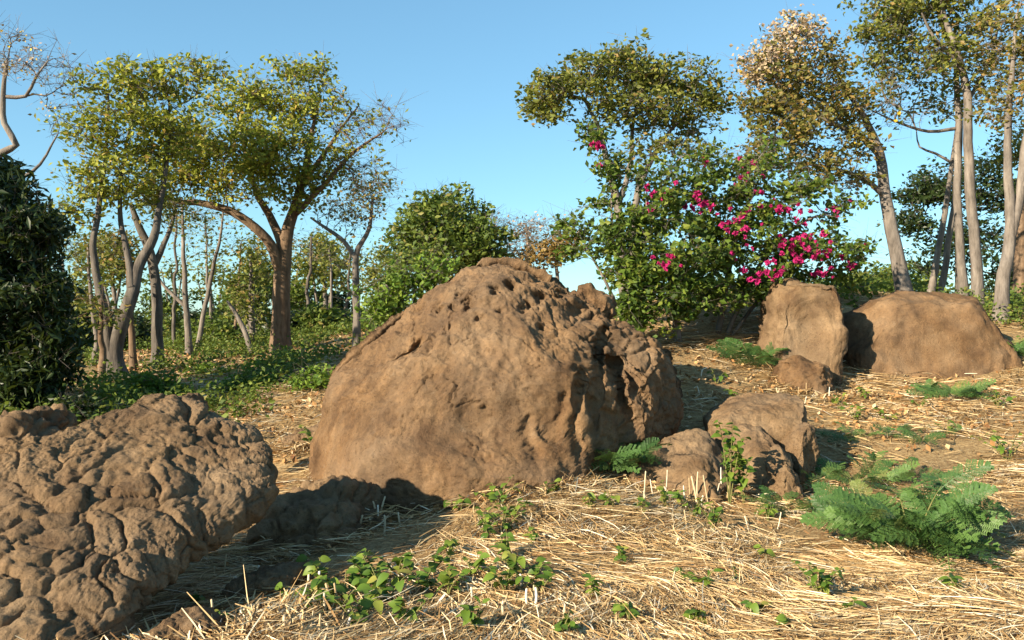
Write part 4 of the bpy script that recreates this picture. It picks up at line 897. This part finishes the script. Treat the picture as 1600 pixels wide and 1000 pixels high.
WLEAF = objrand_mat('weed_leaf', [(0, (0.055, 0.11, 0.014)), (.5, (0.10, 0.17, 0.02)), (.9, (0.17, 0.23, 0.03)), (1, (0.27, 0.25, 0.05))])
FLEAF = objrand_mat('frond_leaf', [(0, (0.04, 0.092, 0.022)), (.5, (0.07, 0.142, 0.034)), (.92, (0.11, 0.19, 0.044)), (1, (0.2, 0.2, 0.06))], .25)
m, nt, b = newmat('green_stem'); nt.links.new(ramp(nt, [(.3, (.10, .12, .03)), (.7, (.20, .17, .07))], ntex(nt, 20)), b.inputs['Base Color']); STEM = m
WL = [leaf_mesh('leaf', WLEAF, a, bd) for a, bd in ((.62, .25), (.75, .4), (.5, .15), (.68, .55))]

def frame(o, d, up=(0, 0, 1), s=1.0):
    X = Vector(d).normalized(); Yv = Vector(up).cross(X)
    if Yv.length < 1e-3: Yv = Vector((0, 1, 0)).cross(X)
    Yv.normalize(); Z = X.cross(Yv)
    return Matrix(((X.x*s, Yv.x*s, Z.x*s, o[0]), (X.y*s, Yv.y*s, Z.y*s, o[1]), (X.z*s, Yv.z*s, Z.z*s, o[2]), (0, 0, 0, 1)))

ORD = ['first', 'second', 'third', 'fourth', 'fifth', 'sixth', 'seventh', 'eighth', 'ninth', 'tenth', 'eleventh', 'twelfth', 'thirteenth', 'fourteenth', 'fifteenth', 'sixteenth', 'seventeenth', 'eighteenth', 'nineteenth', 'twentieth', 'twenty-first', 'twenty-second']
WG = 'small broad-leaved weeds'
wrng = np.random.default_rng(808)
def weed(px, py, hp, nst, nl, ls, label, wide=.6, group=WG):
    g = ground_at(px, py); H = hp/F*g[1]
    root = empty('weed', g, label, 'weed', group)
    st = []
    for k in range(nst):
        a = wrng.uniform(0, 6.28); out = wide*H*wrng.uniform(.3, 1.1)
        top = np.array([math.cos(a)*out, math.sin(a)*out, H*wrng.uniform(.55, 1.05)])
        t = np.linspace(0, 1, 7)[:, None]; pts = t*top*np.array([1, 1, 0])+np.array([0, 0, 1])*top[2]*np.sin(t*1.45)/math.sin(1.45); pts[0, 2] = -.03
        st.append((pts, np.linspace(.006, .002, 7), 5))
        for i in range(nl):
            u = .25+.75*(i+wrng.random()*.5)/nl; j = min(5, int(u*6)); p = pts[j]+(pts[j+1]-pts[j])*(u*6-j)
            az = wrng.uniform(0, 6.28); el = wrng.uniform(-.35, .5)
            d = (math.cos(az)*math.cos(el), math.sin(az)*math.cos(el), math.sin(el))
            obj('leaf', WL[wrng.integers(4)], root, M=frame(p, d, wrng.normal(size=3)*.35+np.array([0, -.25, 1]), ls*wrng.uniform(.65, 1.25)))
    V, Q = tubes(st); obj('stem', mesh('stem', V, Q, mat=STEM), root)

L1 = 'of the green weeds creeping over the straw mound'
for i_, (px, py, hp, ns, nl) in enumerate(sorted(((778, 790, 45, 4, 5), (800, 812, 40, 4, 4), (765, 845, 40, 3, 5), (792, 878, 42, 4, 5), (812, 905, 38, 4, 5), (838, 900, 30, 3, 4), (752, 822, 30, 3, 4), (845, 925, 32, 3, 5), (832, 850, 30, 2, 4), (860, 775, 25, 3, 4), (720, 800, 24, 3, 4), (785, 835, 44, 4, 5), (700, 870, 34, 3, 4), (790, 925, 40, 4, 5), (740, 905, 36, 3, 5), (815, 770, 30, 3, 4)), key=lambda t: t[1])):
    weed(px, py, hp, ns, nl, .07, ORD[i_]+' from the top '+L1, 1.0)
L2 = 'of the leafy weeds in the stubble left of bottom centre'
for i_, (px, py, hp, ns, nl) in enumerate(sorted(((540, 945, 60, 6, 6), (580, 915, 45, 5, 5), (505, 918, 40, 4, 5), (622, 905, 40, 4, 5), (600, 955, 50, 5, 5), (478, 900, 30, 3, 4), (560, 985, 55, 5, 5), (660, 925, 35, 4, 4), (450, 940, 35, 3, 4), (700, 930, 40, 4, 4), (520, 975, 50, 5, 5), (640, 975, 45, 4, 5), (595, 935, 55, 5, 6), (565, 900, 36, 4, 4), (480, 960, 45, 4, 5), (680, 890, 30, 3, 4)), key=lambda t: t[0])):
    weed(px, py, hp, ns, nl, .075, ORD[i_]+' from the left '+L2, .9)
L3 = 'of the small weeds beside the knobbly rock shadow'
for i_, (px, py, hp, ns, nl) in enumerate(sorted(((318, 955, 34, 3, 5), (362, 985, 40, 4, 5), (378, 935, 30, 3, 4)), key=lambda t: t[0])):
    weed(px, py, hp, ns, nl, .06, ORD[i_]+' from the left '+L3, .8)
L4 = 'of the tiny weeds sprouting alone in open straw'
for i_, (px, py, hp, ns, nl) in enumerate(sorted(((975, 885, 36, 3, 5), (985, 975, 36, 3, 5), (925, 935, 26, 4, 4), (1068, 918, 34, 3, 4), (1096, 925, 32, 4, 4), (1200, 880, 28, 3, 4), (1152, 915, 24, 2, 4), (880, 990, 30, 4, 4), (740, 985, 40, 4, 5), (1085, 975, 24, 2, 4), (1330, 960, 26, 3, 4), (1240, 985, 26, 3, 4), (1500, 930, 24, 3, 4), (1180, 960, 24, 3, 4)), key=lambda t: t[0])):
    weed(px, py, hp, ns, nl, .06, ORD[i_]+' from the left '+L4, .8)
weed(1280, 935, 58, 7, 7, .05, 'bushy yellow-green weed below the fern bush near the bottom', .7)
weed(1140, 792, 130, 4, 20, .075, 'tall leafy weed standing upright in front of the small rock pile', .22)
weed(1162, 790, 95, 4, 14, .08, 'dense lower weed leaning on the rounded rock of the pile', .3)
L5 = 'of the short weeds along the rock pile foot'
for i_, (px, py, hp, ns, nl) in enumerate(sorted(((1040, 800, 45, 3, 6), (1000, 800, 30, 4, 5), (955, 800, 30, 4, 4), (1115, 830, 50, 5, 5), (1065, 790, 40, 2, 6), (925, 800, 30, 3, 4), (1085, 812, 40, 4, 5), (1200, 815, 34, 4, 4)), key=lambda t: t[0])):
    weed(px, py, hp, ns, nl, .06, ORD[i_]+' from the left '+L5, .6)
weed(1575, 720, 55, 6, 6, .06, 'yellowish spreading weed at the right edge in the straw', .9)
weed(1352, 625, 22, 4, 5, .07, 'small green weed on the leaf litter before the wide rounded boulder', .9)
L6 = 'of the green sprigs scattered on the straw slope at right'
for i_, (px, py, hp, ns, nl) in enumerate(sorted(((1310, 640, 26, 3, 4), (1385, 660, 24, 3, 5), (1440, 640, 22, 3, 4), (1560, 640, 30, 4, 5), (1480, 680, 26, 3, 4), (1120, 600, 24, 3, 4), (1150, 625, 20, 3, 4), (1340, 660, 28, 4, 5)), key=lambda t: t[0])):
    weed(px, py, hp, ns, nl, .07, ORD[i_]+' from the left '+L6, .9)
weed(490, 712, 45, 5, 6, .08, 'green weed at the left foot of the huge boulder', .8)
weed(118, 690, 60, 6, 7, .07, 'green weed growing between the two left rocks', .6)
weed(1290, 545, 45, 3, 6, .06, 'little weed in the gap between the squarish and wide boulders', .5)

# feathery fronds
def frond_mesh(seed):
    rng = np.random.default_rng(seed); V = []; Q = []
    def quad(a, b, c, d): o = len(V); V.extend([a, b, c, d]); Q.append((o, o+1, o+2, o+3))
    bend = .22+.2*rng.random(); cv = lambda t: np.array([t, .05*math.sin(3*t), .12*math.sin(2.4*t)-bend*t*t])
    ts = np.linspace(0, 1, 9)
    for a, b in zip(ts[:-1], ts[1:]):
        pa, pb = cv(a), cv(b); w = np.array([0, .008, 0]); quad(pa-w, pa+w, pb+w, pb-w)
    for i, t in enumerate(np.linspace(.17, 1, 8)):
        L = .27*math.sin(math.pi*min(.95, .18+.72*t))**.7*rng.uniform(.85, 1.1)
        for s in (-1, 1):
            an = math.radians(62-22*t+rng.normal()*5); d = np.array([math.cos(an), s*math.sin(an), -.12+rng.normal()*.06]); d /= np.linalg.norm(d)
            e = np.cross([0, 0, 1], d); e /= np.linalg.norm(e); b0 = cv(t); nl = 9
            for k in range(nl):
                u = (k+.6)/nl; c = b0+d*L*u-np.array([0, 0, .10*L*u*u])
                for q in (-1, 1):
                    f = (d*.35+e*q); f /= np.linalg.norm(f); ll = .05*(1-.35*abs(u-.4)); ww = d*.0115
                    tip = c+f*ll+np.array([0, 0, .008+rng.normal()*.004]); quad(c-ww*.6, c+ww*.6, tip+ww, tip-ww)
    return mesh('frond', np.array(V), Q, mat=FLEAF, smooth=False)
FR = [frond_mesh(900+k) for k in range(5)]
frng = np.random.default_rng(77)
def fern(px, py, label, nb, blen, fl, el=(.12, .6), per=11, name='fern_bush', group=None, squash=1.0):
    g = ground_at(px, py); root = empty(name, g, label, 'fern', group); st = []
    for k in range(nb):
        a = 2*math.pi*(k+frng.uniform(-.3, .3))/nb; e = frng.uniform(*el); L = blen*frng.uniform(.65, 1.15)
        t = np.linspace(0, 1, 8)[:, None]
        d = np.array([math.cos(a)*math.cos(e), math.sin(a)*math.cos(e)*squash, math.sin(e)])
        pts = t*d*L+np.array([0, 0, -.22*L])*t**2; pts[:, 2] = np.maximum(pts[:, 2], .02+.02*t[:, 0]); pts[0, 2] = -.04
        x_, y_ = pts[:, 0]+g[0], pts[:, 1]+g[1]; pts[1:, 2] += np.maximum(0, h(x_, y_)-g[2])[1:]
        st.append((pts, np.linspace(.009, .003, 8), 5))
        for i in range(per):
            u = .12+.88*(i+.5)/per; j = min(6, int(u*7)); p = pts[j]+(pts[j+1]-pts[j])*(u*7-j)
            s = 1 if i % 2 else -1; da = s*frng.uniform(.5, 1.1) if i < per-1 else 0
            el2 = frng.uniform(.05, .75); az = a+da
            obj('frond', FR[frng.integers(5)], root, M=frame(p, (math.cos(az)*math.cos(el2), math.sin(az)*math.cos(el2), math.sin(el2)), (frng.normal()*.5, -.6+frng.normal()*.5, .9), fl*frng.uniform(.75, 1.2)))
    V, Q = tubes(st); obj('stem', mesh('stem', V, Q, mat=STEM), root)
fern(1425, 862, 'large feathery green fern-like bush sprawling on the straw at the right', 13, .62, .33, el=(.3, 1.15), per=12)
fern(1335, 752, 'thinner feathery plant trailing behind the large fern-like bush', 6, .5, .24, (.02, .25), 7)
fern(950, 738, 'feathery dark green plant against the right base of the huge boulder', 8, .40, .27, (.6, 1.25), 9)
fern(1176, 570, 'feathery plant on the slope left of the squarish boulder', 7, .38, .32, (.3, .8), 8)
fern(1488, 622, 'small feathery plant in front of the wide rounded boulder', 6, .34, .28, (.2, .6), 7)
fern(1235, 800, 'low feathery plant at the foot of the pointed stone', 5, .28, .2, (.1, .5), 6)
fern(1570, 560, 'feathery green plant at the right end of the wide rounded boulder', 6, .5, .34, (.2, .7), 7)
fern(1330, 690, 'sparse feathery sprigs on the straw right of the rock pile shadow', 4, .35, .2, (.02, .2), 5)
fern(1440, 690, 'sparse feathery sprigs on the straw behind the large fern-like bush', 4, .35, .2, (.02, .2), 5)

# leafy shrubs at the foot of the left grove
for i, (px, py, Y, rx, ry, lb) in enumerate(((495, 595, 13, 45, 28, 'green shrub right beside the left flank of the huge boulder'), (400, 600, 14, 50, 22, 'green shrub on the ground below the stout trunk'), (250, 605, 13.5, 45, 28, 'leafy shrub at the foot of the dark single trunk'),
                                             (330, 590, 16, 45, 20, 'low leafy shrub between the dark trunks and the stout trunk'), (110, 640, 11.5, 40, 26, 'dark low shrub under the left-edge tree'), (470, 560, 18, 40, 18, 'low shrub at the right foot of the stout trunk'),
                                             (1575, 480, 17, 26, 20, 'purple-tinged low shrub beside the forked grey trunk'))):
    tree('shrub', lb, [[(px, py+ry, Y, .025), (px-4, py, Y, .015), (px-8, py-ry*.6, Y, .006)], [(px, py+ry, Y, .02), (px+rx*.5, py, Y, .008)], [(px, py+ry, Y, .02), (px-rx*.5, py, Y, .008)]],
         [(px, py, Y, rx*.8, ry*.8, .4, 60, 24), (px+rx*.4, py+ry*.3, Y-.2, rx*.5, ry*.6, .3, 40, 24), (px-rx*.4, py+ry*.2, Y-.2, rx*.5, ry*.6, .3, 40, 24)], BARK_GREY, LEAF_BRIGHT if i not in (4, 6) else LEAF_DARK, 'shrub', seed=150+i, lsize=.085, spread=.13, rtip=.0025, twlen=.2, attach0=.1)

# bleached cut stalks standing in the straw
def stalk_mesh(seed):
    rng = np.random.default_rng(seed); t = np.linspace(0, 1, 8)
    pts = np.stack([.05*np.sin(t*rng.uniform(1, 3)), .05*t*rng.normal(), t], 1); r = np.full(8, .035)*(1-.25*t); r[[2, 5]] *= 1.25
    V, Q = tubes([(pts, r, 6)]); c = len(V); V = np.vstack([V, pts[-1]+[0, 0, .02]]); T = [(c-6+k, c-6+(k+1) % 6, c) for k in range(6)]
    return mesh('stalk', V, Q, T, mat=objST)
objST = objrand_mat('stalk_bleached', [(0, (0.40, 0.28, 0.14)), (.5, (0.60, 0.48, 0.30)), (1, (0.80, 0.74, 0.60))], .05)
SM = [stalk_mesh(40+k) for k in range(4)]
srng = np.random.default_rng(41)
def stalks(cx, cy, sx, sy, n, hp, label, grp):
    spots = sorted((cx+srng.uniform(-sx, sx), cy+srng.uniform(-sy, sy)) for k in range(n))
    for k, (px, py) in enumerate(spots):
        g = ground_at(px, py); H = hp*srng.uniform(.3, .95)/F*g[1]+.05
        w = srng.uniform(.10, .26)/H*1.15
        o = obj('cut_stalk', SM[srng.integers(4)], None, ORD[k]+' from left of '+label, 'stalk', grp)
        o.matrix_basis = Matrix.Translation((g[0], g[1], g[2]-.04)) @ Matrix.Rotation(srng.uniform(0, 6.28), 4, 'Z') @ Matrix.Rotation(srng.normal()*.22, 4, 'X') @ Matrix.Diagonal((H*w, H*w, H, 1))
stalks(430, 985, 120, 25, 22, 55, 'pale cut stalks at the bottom edge by the knobbly rock', 'stubble at the bottom left')
stalks(430, 915, 100, 25, 14, 42, 'pale cut stalks beyond the shadow of the knobbly rock', 'stubble by the knobbly rock shadow')
stalks(600, 820, 70, 20, 14, 38, 'pale cut stalks before the huge boulder', 'stubble before the huge boulder')
stalks(960, 730, 60, 18, 9, 40, 'white cut stalks by the dark feathery plant', 'stubble right of the huge boulder')
stalks(1060, 780, 80, 15, 14, 50, 'white cut stalks before the small rock pile', 'stubble before the rock pile')
stalks(1160, 850, 120, 25, 9, 35, 'short cut stalks below the small rock pile', 'stubble below the rock pile')
stalks(1250, 625, 60, 12, 8, 22, 'short cut stalks below the squarish boulder', 'stubble on the right slope')
stalks(800, 940, 150, 40, 10, 28, 'short cut stalks at the bottom centre', 'stubble at the bottom centre')
